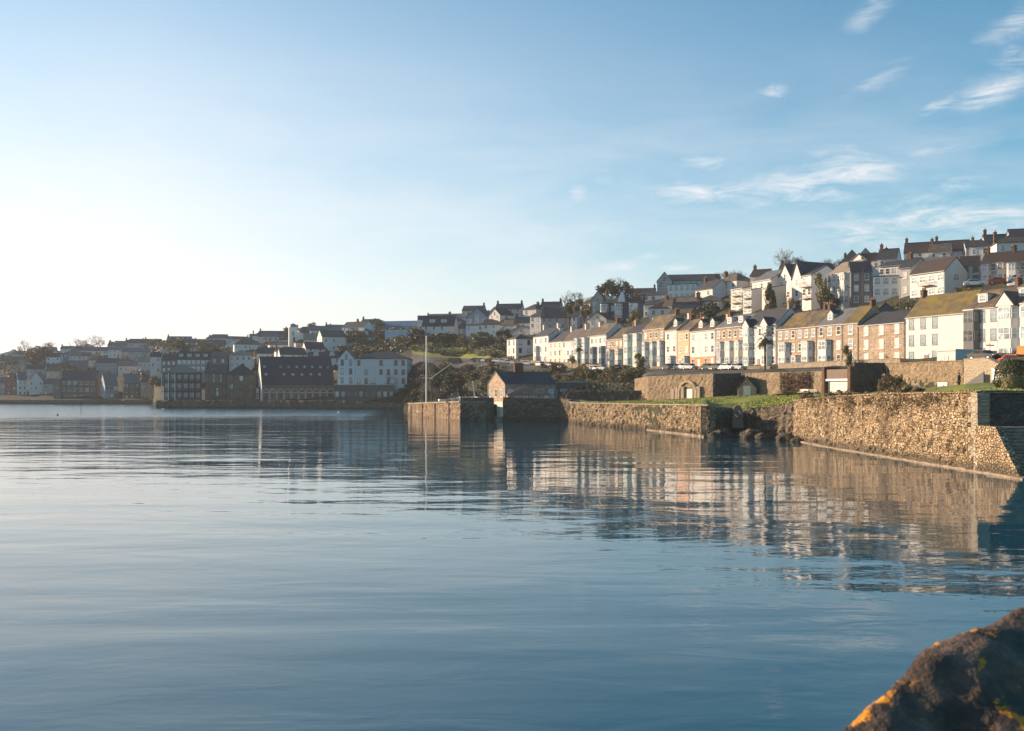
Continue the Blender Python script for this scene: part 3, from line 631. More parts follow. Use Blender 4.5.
    if door is not None:
        dx = door * w_ if not isinstance(door, tuple) else door[0] * w_; dm = 'door' if not isinstance(door, tuple) else door[1]
        q_ = MB(); q_.box(dx - .48, dx + .48, -.07, .01, -.4, 2.05); q_.box(dx - .6, dx + .6, -.12, -.001, 2.06, 2.25, 1); dd_ = q_.build('door', [dm, 'frame'], root)
        occ.append((dx - .5, dx + .5, 1))
    ww, wh = win; ww = min(ww, w_ / max(1, cols) * .62); wh = min(wh, fh * .62)
    for rr in range(rows):
        for c in range(cols):
            if (c, rr) in skip: continue
            x = (c + .5) / cols * w_
            if any(a - ww * .4 < x < b + ww * .4 and rr < fl for (a, b, fl) in occ): continue
            yy = -.05 if (groundfloor and rr == 0) or (upper and rr == rows - 1) else 0
            add_window(root, x, yy, rr * fh + fh * .30, ww, wh, 0, fm, gm)
    if side:   # windows on the right-hand flank, or the left when negative
        n_ = abs(side)
        for rr in range(rows):
            for c in range(n_):
                y = (c + .5) / n_ * d
                if side > 0: add_window(root, w_, y, rr * fh + fh * .3, min(ww, d / n_ * .5), wh, R(90), fm, gm)
                else: add_window(root, 0, y, rr * fh + fh * .3, min(ww, d / n_ * .5), wh, R(-90), fm, gm)
    if roof == 'gable' and rise > 2.2 and w_ > 3.5 and Zm < 420: add_window(root, w_ / 2, 0, h - .1, ww * .8, min(wh, rise * .5), 0, fm, gm)
    for ds in dorm:
        fx, dw, kind = ds[:3]; x = fx * w_; y = d * .16; zz = h + rise * (y / (d / 2)); dh = 1.45
        q_ = MB(); yb_ = min(d / 2, y + dh * (d / 2) / rise)
        if kind == 'g':
            q_.prism([(x - dw / 2, zz - .1), (x + dw / 2, zz - .1), (x + dw / 2, zz + dh), (x, zz + dh + dw * .45), (x - dw / 2, zz + dh)], y, yb_ + .8, 'y', 0)
            do = q_.build('dormer', ds[3] if len(ds) > 3 else 'white', root)
            q2 = MB(); q2.prism([(x - dw / 2 - .15, zz + dh - .08), (x, zz + dh + dw * .45 + .05), (x + dw / 2 + .15, zz + dh - .08), (x + dw / 2 + .15, zz + dh + .06), (x, zz + dh + dw * .45 + .2), (x - dw / 2 - .15, zz + dh + .06)], y - .15, yb_ + .9, 'y'); q2.build('dormer_roof', 'slate', do)
        else:
            q_.box(x - dw / 2, x + dw / 2, y, yb_ + .5, zz - .1, zz + dh); do = q_.build('dormer', ds[3] if len(ds) > 3 else 'white', root)
            q2 = MB(); q2.box(x - dw / 2 - .12, x + dw / 2 + .12, y - .15, yb_ + .6, zz + dh + .002, zz + dh + .14); q2.build('dormer_roof', 'lead', do)
        add_window(do, x, y, zz + .3, dw * .62, 1.0, 0, 'frame', 'paleglass')
    for (fx, rr, bw) in balc:
        x = fx * w_; z = rr * fh; q_ = MB(); q_.box(x - bw / 2, x + bw / 2, -1.2, -.01, z - .12, z + .05)
        for i in range(int(bw / .3) + 1): xx = x - bw / 2 + .03 + i * .3; q_.box(xx - .02, xx + .02, -1.18, -1.14, z + .05, z + .95, 1)
        q_.box(x - bw / 2, x + bw / 2, -1.2, -1.13, z + .95, z + 1.02, 1); q_.build('balcony', ['concrete', 'iron'], root)
    return root, wd, h, d

# --- the long terrace facing the water
H('white end house with a black hipped roof, first of the terrace', 516, 533, 363, 339, Z=333, ang=24, d=7.5, rise=1.8, roof='hip', rows=3, cols=2, side=-2, wall='white', win=(.9, 1.5), fm='darkframe')
H('tall white terraced house with two pale chimneys next to the end house', 533.2, 548.4, 364, 336.6, rise=2.6, rows=3, cols=3, chim='LR', cm='cream', wall='white', win=(.8, 1.5), over=.12, bays=[(.3, 2.2, 2, 'white')], door=.75)
H('cream terraced house with a low grey roof, third of the terrace', 548.6, 561.8, 365.5, 342, rise=3.2, rows=3, cols=3, chim='LR', cm='white', wall='cream', over=.12, door=.5)
H('bright white terraced house with a plain front beside the cream one', 562, 574.3, 365.8, 341.2, rise=3.6, rows=3, cols=3, wall='white', rf='slatebrown', over=.12, chim='R', door=.2)
H('pale green bay fronted terraced house behind the thin palm', 574.5, 589.8, 367, 337.8, rise=2.9, rows=3, cols=2, wall='white', rf='slatebrown', over=.12, chim='LR', cm='white', bays=[(.27, 2.6, 3, 'palegreen'), (.75, 2.6, 3, 'white')])
H('white terraced house with two slate blue bay windows', 590, 606.6, 367.6, 335.6, rise=3.4, rows=3, cols=4, wall='white', rf='slatebrown', over=.12, chim='R', bays=[(.26, 2.3, 2, 'bluegrey', dict(fm='bluegrey', gm='glass')), (.78, 2.3, 2, 'bluegrey', dict(fm='bluegrey', gm='glass'))], win=(.8, 1.3))
H('low stone topped terraced house with white bays, right of the slate blue bays', 606.9, 623.2, 368, 339.5, rise=3.2, rows=3, cols=4, wall='stone', rf='slatebrown', over=.12, chim='R', bays=[(.25, 2.4, 2, 'white'), (.78, 2.4, 2, 'white')], win=(.8, 1.2))
H('pale green terraced house with twin three storey bays', 623.4, 642.8, 367.3, 333.8, rise=2.6, rows=3, cols=2, wall='palegreen', over=.12, chim='LR', cm='stone', bays=[(.28, 2.6, 3, 'palegreen', dict(gable=False)), (.76, 2.6, 3, 'cream')])
H('stone terraced house with a mossy roof and three white bays', 643, 664.8, 366, 329.2, rise=3.6, rows=3, cols=4, wall='stone', rf='lichenroof', over=.12, chim='R', bays=[(.16, 2.2, 2, 'white'), (.52, 2.2, 2, 'bluegrey'), (.85, 2.2, 2, 'white')], win=(.85, 1.3))
H('white flat fronted terraced house left of the peach one', 665, 677.4, 368, 330.6, rise=3.0, rows=3, cols=2, wall='white', rf='slatebrown', over=.12, chim='R', cm='cream', bays=[(.55, 2.4, 1, 'white')], dorm=[(.5, 1.5, 'g')])
H('narrow peach painted terraced house', 677.6, 689.8, 368.4, 331.0, rise=2.9, rows=3, cols=2, wall='peach', rf='slatebrown', over=.12, chim='LR', cm='brick', bays=[(.7, 2.2, 1, 'white')], door=.2)
H('cream terraced house with an orange ground floor', 690, 715.8, 369, 331.0, rise=2.5, rows=3, cols=4, wall='white', rf='slatebrown', over=.12, chim='LR', cm='peach', groundfloor='orange', dorm=[(.25, 1.6, 'g', 'cream'), (.7, 1.6, 'g', 'cream')], win=(.9, 1.5), door=(.36, 'whitedoor'))
H('stone topped terraced house with white bays and two box dormers', 716, 744.4, 368.6, 327.4, rise=2.8, rows=3, cols=5, wall='stone', rf='palegreyroof', over=.12, chim='L', bays=[(.2, 2.5, 2, 'grey'), (.52, 2.7, 2, 'white'), (.84, 2.4, 2, 'cream')], dorm=[(.32, 1.7, 'f'), (.72, 1.7, 'f')], win=(.85, 1.4))
H('pale terraced house with gabled full height bays behind the tall palm', 744.6, 776.4, 368.2, 325.6, rise=3.6, rows=3, cols=5, wall='white', over=.12, chim='R', cm='stone', bays=[(.14, 2.7, 3, 'white', dict(gable=True)), (.72, 2.7, 3, 'white', dict(gable=True))], win=(.85, 1.5), fm='frame', door=.45)
H('long stone terraced house with a rusty lichen roof and white double bays', 777.5, 817, 368.4, 328.2, rise=3.4, rows=3, cols=6, wall='stone', rf='lichenroof', over=.12, chim='R', bays=[(.2, 3.0, 2, 'white'), (.5, 2.2, 1, 'white'), (.78, 2.8, 2, 'white')], win=(.85, 1.45))
H('stone terraced house with a white gabled dormer and pale blue bay', 817.2, 843, 367.5, 325.2, rise=3.2, rows=3, cols=3, wall='stone', rf='palegreyroof', over=.12, chim='', bays=[(.33, 3.2, 2, 'paleblue')], dorm=[(.32, 1.5, 'g')], win=(.95, 1.55))
H('narrow stone terraced house with a bright yellow mossy roof', 843.2, 858.6, 366.5, 323.6, rise=3.4, rows=3, cols=1, wall='stone', rf='mossroof', over=.12, chim='R', win=(1.1, 1.7), gm='paleglass')
H('brown stone terraced house with a plain slate roof and white sashes', 859, 905.2, 366, 324.4, rise=2.4, rows=3, cols=3, wall='stone', rf='slate', over=.12, win=(.95, 1.7), gm='curtain', skip=())
H('large white terraced house with a yellow mossy roof and nine dark sashes', 905.8, 965.6, 366, 315.6, rise=3.9, rows=3, cols=5, wall='white', rf='mossroof', over=.12, chim='L', win=(.95, 1.75), fm='darkframe', gm='paleglass', skip=((3, 0), (4, 0), (3, 1), (4, 1), (3, 2), (4, 2)), door=.36)
H('white terraced house with a dark three storey corner bay and dormer', 966, 999, 365, 308.4, rise=3.2, rows=3, cols=3, wall='white', rf='slatebrown', over=.12, chim='', bays=[(.2, 3.0, 3, 'darkgrey', dict(fm='darkframe', gm='glass', top='cream'))], dorm=[(.35, 1.9, 'f')], win=(.95, 1.8), door=.75, fm='darkframe', gm='paleglass')
H('white house with a gabled three storey bay at the right edge of the terrace', 999.3, 1042, 365, 303.4, rise=3.4, rows=3, cols=3, wall='white', rf='slatebrown', over=.12, chim='L', bays=[(.22, 3.4, 3, 'white', dict(gable=True)), (.75, 3.4, 3, 'white', dict(gable=False))], dorm=[(.5, 2.6, 'f')], win=(.9, 1.8))

# --- band behind the terrace, left to right
H('white cottage row with dark roof above the road, left of the hipped villa', 482, 521, 335, 324.5, Z=405, ang=-14, d=9, rise=2.4, wall='paleblue', rows=2, cols=5)
H('white gabled house pair behind the long white cottage row', 487, 503, 326, 314, Z=430, ang=-35, d=8, rise=3, roof='gable', wall='white', rows=2)
H('grey house row on the skyline above the cottage row', 495, 521, 317, 309, Z=460, ang=-12, d=8, rise=2.6, wall='grey', rows=2, cols=4, chim='LR')
H('tall cream villa with a hipped slate roof above the end of the terrace', 523, 536, 329, 309.5, Z=405, ang=-40, d=11, rise=2.4, roof='hip', wall='cream', rows=3, cols=2, chim='M', side=2)
H('pale gabled villa with cream front beside the tall hipped villa', 530, 544, 329, 316.5, Z=385, ang=-35, d=9, rise=2.8, roof='hip', wall='white', rows=2, cols=3, chim='M', side=2)
H('wide grey building with a broad slate gable above the terrace', 541, 572, 329.5, 318, Z=380, ang=-6, d=14, rise=4.2, wall='grey', rows=2, cols=5, side=1)
H('grey roofed house on the skyline behind the broad slate gable', 540, 560, 316, 308, Z=440, ang=-12, d=9, rise=3, wall='grey', rows=1, cols=4, chim='LR')
H('narrow white cottage with pale end wall left of the bare trees', 571, 577, 328, 317, Z=360, ang=-25, d=7, rise=2.2, wall='white', rows=2, cols=1, side=1)
H('weathered grey gabled house among trees', 590, 606, 314, 301.5, Z=380, ang=-14, d=10, rise=4, roof='gable', wall='grey', rows=2, cols=2)
H('small white lean house left of the navy and white villa', 588, 600, 327, 320, Z=340, ang=-30, d=6, rise=1.8, wall='paleblue', rows=1, cols=2)
hv = H('large navy villa with white two storey bays and a pointed gable', 600, 643, 323.5, 303.2, Z=345, ang=-16, d=10, rise=2.6, roof='hip', wall='navy', rows=2, cols=5, chim='LR', side=2, bays=[(.1, 2.8, 2, 'white'), (.43, 2.8, 2, 'white'), (.78, 3.2, 2, 'white')], win=(.9, 1.6))
gb = MB(); gb.prism([(5.8, hv[2] + .1), (8.8, hv[2] + .1), (7.3, hv[2] + 4.2)], .6, 5, 'y'); gb.build('gable', 'paleblue', hv[0])
H('white extension with a slate roof right of the navy villa', 643.5, 655, 317.5, 305, Z=335, ang=-30, d=7, rise=1.6, wall='white', rows=2, cols=2, chim='M')
H('long low white row stepping up behind the navy villa', 634, 669, 308, 295.5, Z=372, ang=-24, d=8, rise=1.6, wall='paleblue', rows=2, cols=7, chim='L')
H('slate roofed terrace in front of the skyline, left of the big grey school', 630, 655, 298, 292.5, Z=410, ang=-12, d=8, rise=2, wall='grey', rows=1, cols=4, chim='R')
H('tall white flat roofed apartments below the big grey school', 668, 696, 301, 284.5, Z=365, ang=-18, d=9, rise=1, roof='flat', wall='paleblue', rows=2, cols=5, win=(1.5, 1.8), gm='paleglass')
H('big grey school building with a long slate roof on the skyline', 668, 720, 288, 280.5, Z=415, ang=-10, d=14, rise=3.2, wall='bluegrey', rows=1, cols=9, win=(1.8, 1.8), gm='paleglass', name='school', cat='school')
H('grey gabled end wing of the big school', 657, 672, 290, 281, Z=405, ang=-10, d=14, rise=3.6, roof='gable', wall='grey', rows=1, cols=2, win=(1.5, 2), name='school', cat='school')
H('low pale blue bungalow row right of the flat roofed apartments', 700, 733, 298, 290.5, Z=345, ang=-20, d=8, rise=1.8, wall='paleblue', rows=1, cols=5, win=(1.8, 1.3), gm='paleglass')
H('low cream house with a brown roof above the stone house of the terrace', 659, 693, 312.5, 305.5, Z=318, ang=-40, d=8, rise=2.4, wall='cream', rf='slatebrown', rows=1, cols=5, chim='LR')
H('low tan house with a broad brown hipped roof behind the dark hedge', 693, 722, 308, 301.5, Z=305, ang=-25, d=9, rise=2.4, roof='hip', wall='tan', rf='slatebrown', rows=1, cols=3, chim='L')
H('brown garden outbuilding with a white door above the peach house', 669, 690, 322, 313.5, Z=275, ang=-30, d=5, rise=1.2, wall='redbrown', rf='mossroof', rows=1, cols=3)
H('cream stepped flats with balconies left of the row of white gables', 731, 743, 310, 289, Z=290, d=8, rise=1.2, roof='mono', wall='cream', rows=3, cols=2, gm='paleglass', win=(1.3, 1.4), balc=[(.5, 1, 3.5), (.5, 2, 3.5)])
H('white stepped flats with glass balconies beside the cream ones', 743.3, 752, 315, 290, Z=280, d=9, rise=1.2, roof='mono', wall='white', rows=3, cols=2, gm='paleglass', win=(1.3, 1.4), balc=[(.5, 1, 3.2), (.5, 2, 3.2)], side=1)
H('white house with a low grey roof and three small top windows', 752.3, 771.5, 313.5, 280.5, Z=282, d=11, rise=3, wall='white', rf='palegreyroof', rows=3, cols=3, chim='')
H('projecting white wing with a dark flank behind the conifer', 762, 771, 314, 288, Z=270, d=5, rise=.8, roof='mono', wall='cream', rows=3, cols=1)
H('white pointed gable house, left one of the matching pair', 778, 791.7, 311.5, 279.5, Z=276, d=12, rise=4.2, roof='gable', wall='white', rows=3, cols=2, win=(.9, 1.5), balc=[(.3, 1, 2.2)])
H('white wing with balconies joined to the left pointed gable', 771.6, 777.8, 313, 280.5, Z=281, d=10, rise=2.6, wall='white', rows=3, cols=1, win=(1.5, 1.6), balc=[(.5, 1, 2.2), (.5, 2, 2.2)])
H('white pointed gable house, right one of the matching pair', 792, 801.5, 310.5, 277.5, Z=267, d=12, rise=4.2, roof='gable', wall='white', rows=3, cols=1, win=(.9, 1.5))
H('white house with stacked balconies and a blue shaded flank beside the right gable', 801.7, 812, 310, 275.5, Z=263.5, d=10, rise=2.6, wall='white', rows=3, cols=2, win=(1.1, 1.6), side=1, balc=[(.5, 1, 3.2), (.5, 2, 3.2)])
H('white bay fronted house with a tan roof and a dark windowless flank', 828, 850.5, 306, 273.5, Z=252, d=9.5, rise=3.2, wall='white', rf='sandroof', rows=3, cols=3, bays=[(.2, 2.4, 3, 'white'), (.75, 2.4, 3, 'white')], over=.15, chim='')
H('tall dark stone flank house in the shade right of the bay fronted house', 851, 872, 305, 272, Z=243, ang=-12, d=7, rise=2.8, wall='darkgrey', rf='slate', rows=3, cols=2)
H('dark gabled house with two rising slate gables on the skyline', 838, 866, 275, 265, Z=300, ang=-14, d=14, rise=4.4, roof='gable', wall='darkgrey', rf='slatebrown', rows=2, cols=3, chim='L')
H('second dark gabled house rising behind the first on the skyline', 851, 880, 275, 264, Z=312, ang=-14, d=14, rise=4.8, roof='gable', wall='grey', rf='slate', rows=2, cols=2, chim='R')
H('little pale blue gabled shed below the left pointed gable house', 792, 805, 323, 314, Z=228, ang=-12, d=5, rise=1.4, roof='gable', wall='bluegrey', rf='slate', rows=1, cols=1, cat='shed', name='shed')
H('dark slate gabled shed behind the yellow mossy roof', 876, 895, 318, 311.5, Z=203, ang=-14, d=5, rise=1.6, roof='gable', wall='darkgrey', rf='slate', rows=1, cols=1, cat='shed', name='shed')
H('lower block of the white flat roofed house with a picture window', 873, 899, 298, 276.5, Z=240, ang=-20, d=7, rise=1, roof='flat', wall='paleblue', rows=2, cols=3, win=(2.0, 1.5), gm='paleglass', side=1)
H('upper block of the white flat roofed house with a balcony', 879, 902, 277, 266, Z=255, ang=-45, d=9, rise=1.6, roof='side', wall='white', rows=1, cols=4, win=(1.4, 1.3), chim='R', side=1)
H('pale grey gabled house between the flat roofed house and the brown roofed one', 899, 911, 297, 268, Z=232, ang=-50, d=9, rise=2.6, wall='grey', rows=2, cols=1, chim='L')
H('big white gabled house with a brown roof and a bare pale flank', 910, 945, 298.5, 272.6, Z=226, d=6.8, rise=3.0, wall='white', rf='tilebrown', rows=2, cols=4, win=(1.5, 1.3), side=1, gm='paleglass', balc=[(.5, 1, 3)])
H('long white skyline house with a dark brown roof and three chimneys', 904, 969, 262, 251.8, Z=285, ang=-25, d=9, rise=3.4, wall='paleblue', rf='tilebrown', rows=2, cols=6, chim='LM', side=1)
H('low white lean to house below the long skyline house', 915, 962, 268, 262, Z=255, ang=-30, d=7, rise=1.5, wall='white', rf='palegreyroof', rows=1, cols=6, gm='paleglass')
H('grey stone skyline house right of the long dark brown roof', 966, 993, 262, 247.5, Z=272, ang=-18, d=8, rise=2.4, wall='grey', rf='slate', rows=2, cols=3)
H('grey white skyline house with a tall chimney at the upper right corner', 986, 1012, 259, 243.8, Z=262, ang=-16, d=9, rise=3.0, wall='grey', rf='slate', rows=2, cols=3, chim='L', bays=[(.35, 2.8, 2, 'white')])
H('topmost pale house cut by the right edge on the skyline', 1011.5, 1045, 258, 239, Z=256, ang=-16, d=9, rise=3.2, wall='bluegrey', rf='slate', rows=2, cols=3, gm='paleglass', win=(1.6, 1.5))
H('white rendered end house of the upper stone terrace', 961, 980.5, 284, 265.5, Z=222, ang=-22, d=8, rise=2.4, wall='white', rf='tilebrown', rows=2, cols=2, win=(1.0, 1.4), fm='darkframe')
H('upper stone terraced house with two white bays behind the red car', 981, 1006, 284, 263, Z=218, ang=-40, d=8, rise=2.6, wall='stone', rf='tilebrown', rows=2, cols=3, chim='L', bays=[(.2, 2.2, 2, 'white'), (.82, 2.2, 2, 'white')])
H('upper stone terraced house with a white bay at the right edge', 1006.4, 1040, 284, 261.5, Z=209, ang=-40, d=8, rise=2.6, wall='stone', rf='tilebrown', rows=2, cols=3, chim='L', bays=[(.2, 2.4, 2, 'white'), (.75, 2.4, 2, 'cream')])
H('white box shaped single storey extension on the road in front of the mossy roofed house', 937, 955.5, 364, 351, Z=150, ang=-62, d=4, rise=.3, roof='flat', wall='white', rf='white', rows=1, cols=1, cat='outbuilding', name='outbuilding', win=(.6, .6))

# --- hillside left of the terrace
H('white chalet with a wide dark roof and two big dormers above the hedge', 422, 454, 331.5, 326, Z=430, ang=-8, d=9, rise=4.6, wall='white', rows=1, cols=4, dorm=[(.3, 2.4, 'f', 'paleblue'), (.66, 2.4, 'f', 'paleblue')], side=1)
H('dark slate gabled house with pale lower storey right of the chalet', 466, 488, 331, 318, Z=420, ang=-20, d=10, rise=4.2, roof='gable', wall='bluegrey', rows=2, cols=3, win=(1.5, 1.4), gm='paleglass')
H('low pale blue annex in front of the dark slate gabled house', 466, 483, 331.5, 325.5, Z=408, ang=-16, d=5, rise=1, roof='mono', wall='paleblue', rows=1, cols=3)
H('small white gabled cottage between the slate gable and the cottage row', 489, 500, 325, 315, Z=410, ang=-45, d=7, rise=2.6, roof='gable', wall='white', rows=2, cols=2)
H('slate roofed house on the skyline above the slate gabled house', 462, 483, 317, 310.5, Z=500, ang=-10, d=9, rise=2.6, wall='grey', rows=1, cols=3, chim='R')
H('long pale blue roofed row on the skyline left of the chalet', 381, 427, 332, 326, Z=560, ang=-14, d=9, rise=3, wall='bluegrey', rf='blueroof', rows=1, cols=8)
H('blue grey skyline house above the left end of the chalet', 427, 462, 324, 318.5, Z=560, ang=-10, d=9, rise=2.8, wall='grey', rf='palegreyroof', rows=1, cols=6)
H('light blue modern house with two glass storeys above the white block', 385, 407, 342, 329.5, Z=470, ang=-10, d=8, rise=.6, roof='flat', wall='brightblue', rows=2, cols=3, win=(2.6, 1.7), gm='paleglass')
H('long blue grey terrace on the skyline right of the church', 326, 373, 336, 329, Z=600, ang=14, d=9, rise=2.6, wall='bluegrey', rf='palegreyroof', rows=2, cols=9, chim='LM')
H('white chalet row with small gables above the orange bush', 346, 375, 344, 337, Z=480, ang=10, d=9, rise=3, wall='white', rf='slatebrown', rows=2, cols=5, dorm=[(.3, 2, 'g'), (.7, 2, 'g')])
H('large white house with a dark brown gable roof left of the chalet row', 322, 346, 351.5, 337, Z=470, ang=22, d=12, rise=3.4, wall='white', rf='slatebrown', rows=2, cols=3, side=-2)
H('white gabled house with dark slate roof below the church', 306, 325, 355, 349, Z=450, ang=24, d=9, rise=3.2, wall='white', rf='slate', rows=2, cols=2, side=-1)
H('low white house with a long slate roof behind the arched hall', 280, 307, 361, 354.5, Z=445, ang=20, d=9, rise=3, wall='white', rf='slate', rows=1, cols=5)
H('dark slate roofed row with three white gablets behind the white block', 308, 340, 364, 358, Z=430, ang=10, d=9, rise=2.6, wall='white', rf='slate', rows=1, cols=5, dorm=[(.25, 2.2, 'g'), (.75, 2.2, 'g')])
# --- waterfront left of the cliff
wb = H('big white waterfront block with dark balcony doors and a slate roof', 355, 407, 386, 359, Z=366, ang=-4, d=12, rise=2.8, roof='hip', wall='white', rows=3, cols=7, win=(1.0, 1.8), fm='darkframe', side=3, balc=[(.35, 0, 2.6), (.66, 0, 3.5), (.66, 1, 2.0)], dorm=(), name='apartment_block', cat='apartment block', skip=((0, 1), (2, 2), (1, 2), (3, 0), (2, 1), (4, 2)))
H('pale blue gabled left bay of the white waterfront block', 338, 354.8, 385.5, 359, Z=366, ang=2, d=12, rise=3.4, roof='gable', wall='paleblue', rows=3, cols=2, win=(1.0, 2.0), fm='darkframe', name='apartment_block', cat='apartment block')
H('stone basement building with small openings under the white block', 334, 394, 402, 385.2, Z=362, ang=4, d=6, rise=.3, roof='flat', wall='greystone', rf='concrete', rows=1, cols=10, win=(1.2, 2.2), fm='darkframe', cat='building', name='building')
hl = H('long dark roofed hall with a row of stone arches on the quay', 262, 334, 400, 384, Z=380, ang=20, d=16, rise=10.5, wall='greystone', rf='slate', rows=1, cols=0, cat='hall', name='hall')
root, wd, h, d = hl
gw = MB(); gw.prism([(0, -2), (0, h), (d / 2, h + 10.3), (d, h), (d, -2)], -.12, -.01, 'x'); gw.build('lit_gable_patch', 'white', root)  # white sheet over the stone gable, painting its sunlit look
nA = 10
for i in range(nA):
    cx = (i + .5) / nA * wd; r_ = wd / nA * .36
    o = MB(); pl = [(cx - r_, .6)] + [(cx + math.cos(math.pi * k_ / 10) * r_, h * .5 + math.sin(math.pi * k_ / 10) * r_) for k_ in range(10, -1, -1)] + [(cx + r_, .6)]
    o.prism(pl, -.05, .05, 'y'); ao = o.build('arch', 'glass', root)
    o = MB()
    for k_ in range(9):
        a0, a1 = math.pi * k_ / 9, math.pi * (k_ + 1) / 9
        o.prism([(cx + math.cos(a0) * r_, h * .5 + math.sin(a0) * r_), (cx + math.cos(a0) * (r_ + .35), h * .5 + math.sin(a0) * (r_ + .35)), (cx + math.cos(a1) * (r_ + .35), h * .5 + math.sin(a1) * (r_ + .35)), (cx + math.cos(a1) * r_, h * .5 + math.sin(a1) * r_)], -.25, .02, 'y')
    o.box(cx - r_ - .35, cx - r_, -.25, .02, 0, h * .5); o.box(cx + r_, cx + r_ + .35, -.25, .02, 0, h * .5); o.box(cx - r_, cx + r_, -.12, .02, h * .44, h * .5)
    o.build('arch_surround', 'concrete', ao)
s = 10.5 / 8
for row_, n_ in ((.32, 8), (.6, 9)):
    for i in range(n_):
        if random.random() < .25: continue
        cx = (i + .5) / n_ * wd; y = 8 * row_; z = h + 10.5 * row_
        o = MB(); o.quad([(cx - .5, y - .3, z - .3 * s + .35), (cx + .5, y - .3, z - .3 * s + .35), (cx + .5, y + .4, z + .4 * s + .35), (cx - .5, y + .4, z + .4 * s + .35)]); o.build('skylight', 'paleglass', root, fix=False)
gl = H('glass fronted waterfront building with a low hipped roof and three storeys', 164, 201, 400.5, 373, Z=392, ang=16, d=13, rise=3.6, roof='hip', wall='darkgrey', rf='sandroof', rows=3, cols=6, side=-4, win=(1.9, 2.9), gm='paleglass', fm='darkframe', cat='office', name='office_building')
q_ = MB()
for i in range(4): q_.box(-.9, gl[1] + .3, -.9, -.08, gl[2] * i / 3 - .1, gl[2] * i / 3 + .12); q_.box(-.9, -.08, -.08, 13, gl[2] * i / 3 - .1, gl[2] * i / 3 + .12)
q_.build('floor_slab', 'iron', gl[0])
for i in range(7):
    q_ = MB(); x = -.85 + i * (gl[1] + 1) / 6; q_.box(x - .12, x + .12, -.89, -.65, -2, gl[2]); q_.build('column', 'frame' if i < 3 else 'iron', gl[0])
H('stone quay building with tall narrow arched windows beside the glass one', 205, 226, 400, 373.5, Z=391, ang=10, d=12, rise=3.4, wall='greystone', rf='slatebrown', rows=2, cols=6, win=(.8, 3.2), fm='darkframe', cat='warehouse', name='warehouse', chim='L')
H('gabled stone warehouse on the quay left of the arched hall', 226.4, 256, 400, 375, Z=388.5, ang=12, d=13, rise=4.6, roof='hip', wall='greystone', rf='slate', rows=3, cols=3, win=(1.3, 1.9), fm='darkframe', cat='warehouse', name='warehouse', chim='R')
H('narrow dark link building between the stone warehouse and the arched hall', 256.3, 259, 400, 388, Z=384, ang=0, d=8, rise=1, roof='mono', wall='darkgrey', rows=2, cols=1, cat='building', name='building')
H('long navy building with pale dormers behind the glass fronted one', 177, 210, 372, 359.5, Z=470, ang=8, d=11, rise=3.8, wall='bluegrey', rf='slate', rows=2, cols=7, win=(1.6, 1.6), gm='curtain', chim='', dorm=[(.1, 1.8, 'f'), (.35, 1.8, 'f'), (.6, 1.8, 'f'), (.85, 1.8, 'f')], cat='building', name='building')
H('black gabled end of the long navy building', 210.4, 227, 372, 357, Z=466, ang=6, d=11, rise=2.4, wall='darkgrey', rf='slate', rows=2, cols=2)
H('narrow white house with two chimneys left of the navy building', 150, 161, 373, 357, Z=500, ang=15, d=8, rise=2.6, roof='side', wall='white', rows=3, cols=2, chim='LR', cm='white')
H('dark house with white window bays between the narrow white house and the navy building', 161.5, 176, 373, 360, Z=490, ang=8, d=8, rise=2.6, wall='darkgrey', rows=2, cols=3, gm='curtain')
H('white rendered house with a tan hipped roof behind the stone warehouse', 229, 252, 368, 355.5, Z=470, ang=10, d=10, rise=2.8, roof='hip', wall='white', rf='sandroof', rows=2, cols=4, side=-2)
H('long white low house with a slate roof left of the church', 257, 279, 359.5, 353.5, Z=490, ang=8, d=9, rise=3, wall='white', rows=1, cols=5)
H('pale gabled house on the hill above the long navy building', 225, 243, 352, 345.5, Z=610, ang=10, d=9, rise=3.4, roof='gable', wall='paleblue', rows=1, cols=2)
H('white skyline house with a flat roof left of the church tower', 262, 277, 349.5, 342, Z=640, ang=6, d=9, rise=1.6, wall='white', rf='palegreyroof', rows=2, cols=4)
H('grey slate house row on the skyline above the pale gabled house', 208, 226, 345.5, 340.5, Z=680, ang=8, d=9, rise=2.6, wall='bluegrey', rows=1, cols=3, chim='L')
H('dark slate skyline house left of the flat roofed white one', 242, 261, 346, 341.5, Z=690, ang=8, d=9, rise=2.4, wall='grey', rows=1, cols=3)
H('pale blue skyline house with a white lantern turret', 170, 186, 347, 341, Z=680, ang=8, d=9, rise=2.4, wall='paleblue', rows=1, cols=4)
H('brown skyline bungalow between the turret house and the slate row', 188, 206, 347, 342.5, Z=680, ang=8, d=9, rise=2.4, wall='tan', rf='slatebrown', rows=1, cols=3)
# --- far left waterfront and slope
fw = H('long dark grey waterfront warehouse with a slate roof', 60, 96, 400.5, 379.5, Z=556, ang=10, d=16, rise=5, wall='greystone', rf='slate', rows=3, cols=6, win=(1.8, 1.9), cat='warehouse', name='warehouse', chim='L')
H('black boarded end of the long waterfront warehouse', 53.5, 60.5, 392, 379.5, Z=553, ang=6, d=10, rise=3, roof='mono', wall='darkgrey', rows=1, cols=1, cat='warehouse', name='warehouse')
H('taller brown warehouse block right of the long grey warehouse', 96.5, 105, 400, 376, Z=556, ang=6, d=16, rise=3, wall='redbrown', rf='slate', rows=3, cols=1, win=(1.2, 2), cat='warehouse', name='warehouse')
H('grey boathouse with a pale sunlit sloping roof', 105, 118, 399.5, 385, Z=545, ang=32, d=14, rise=6, wall='bluegrey', rf='palegreyroof', rows=2, cols=3, side=-2, win=(1.4, 2), cat='boathouse', name='boathouse')
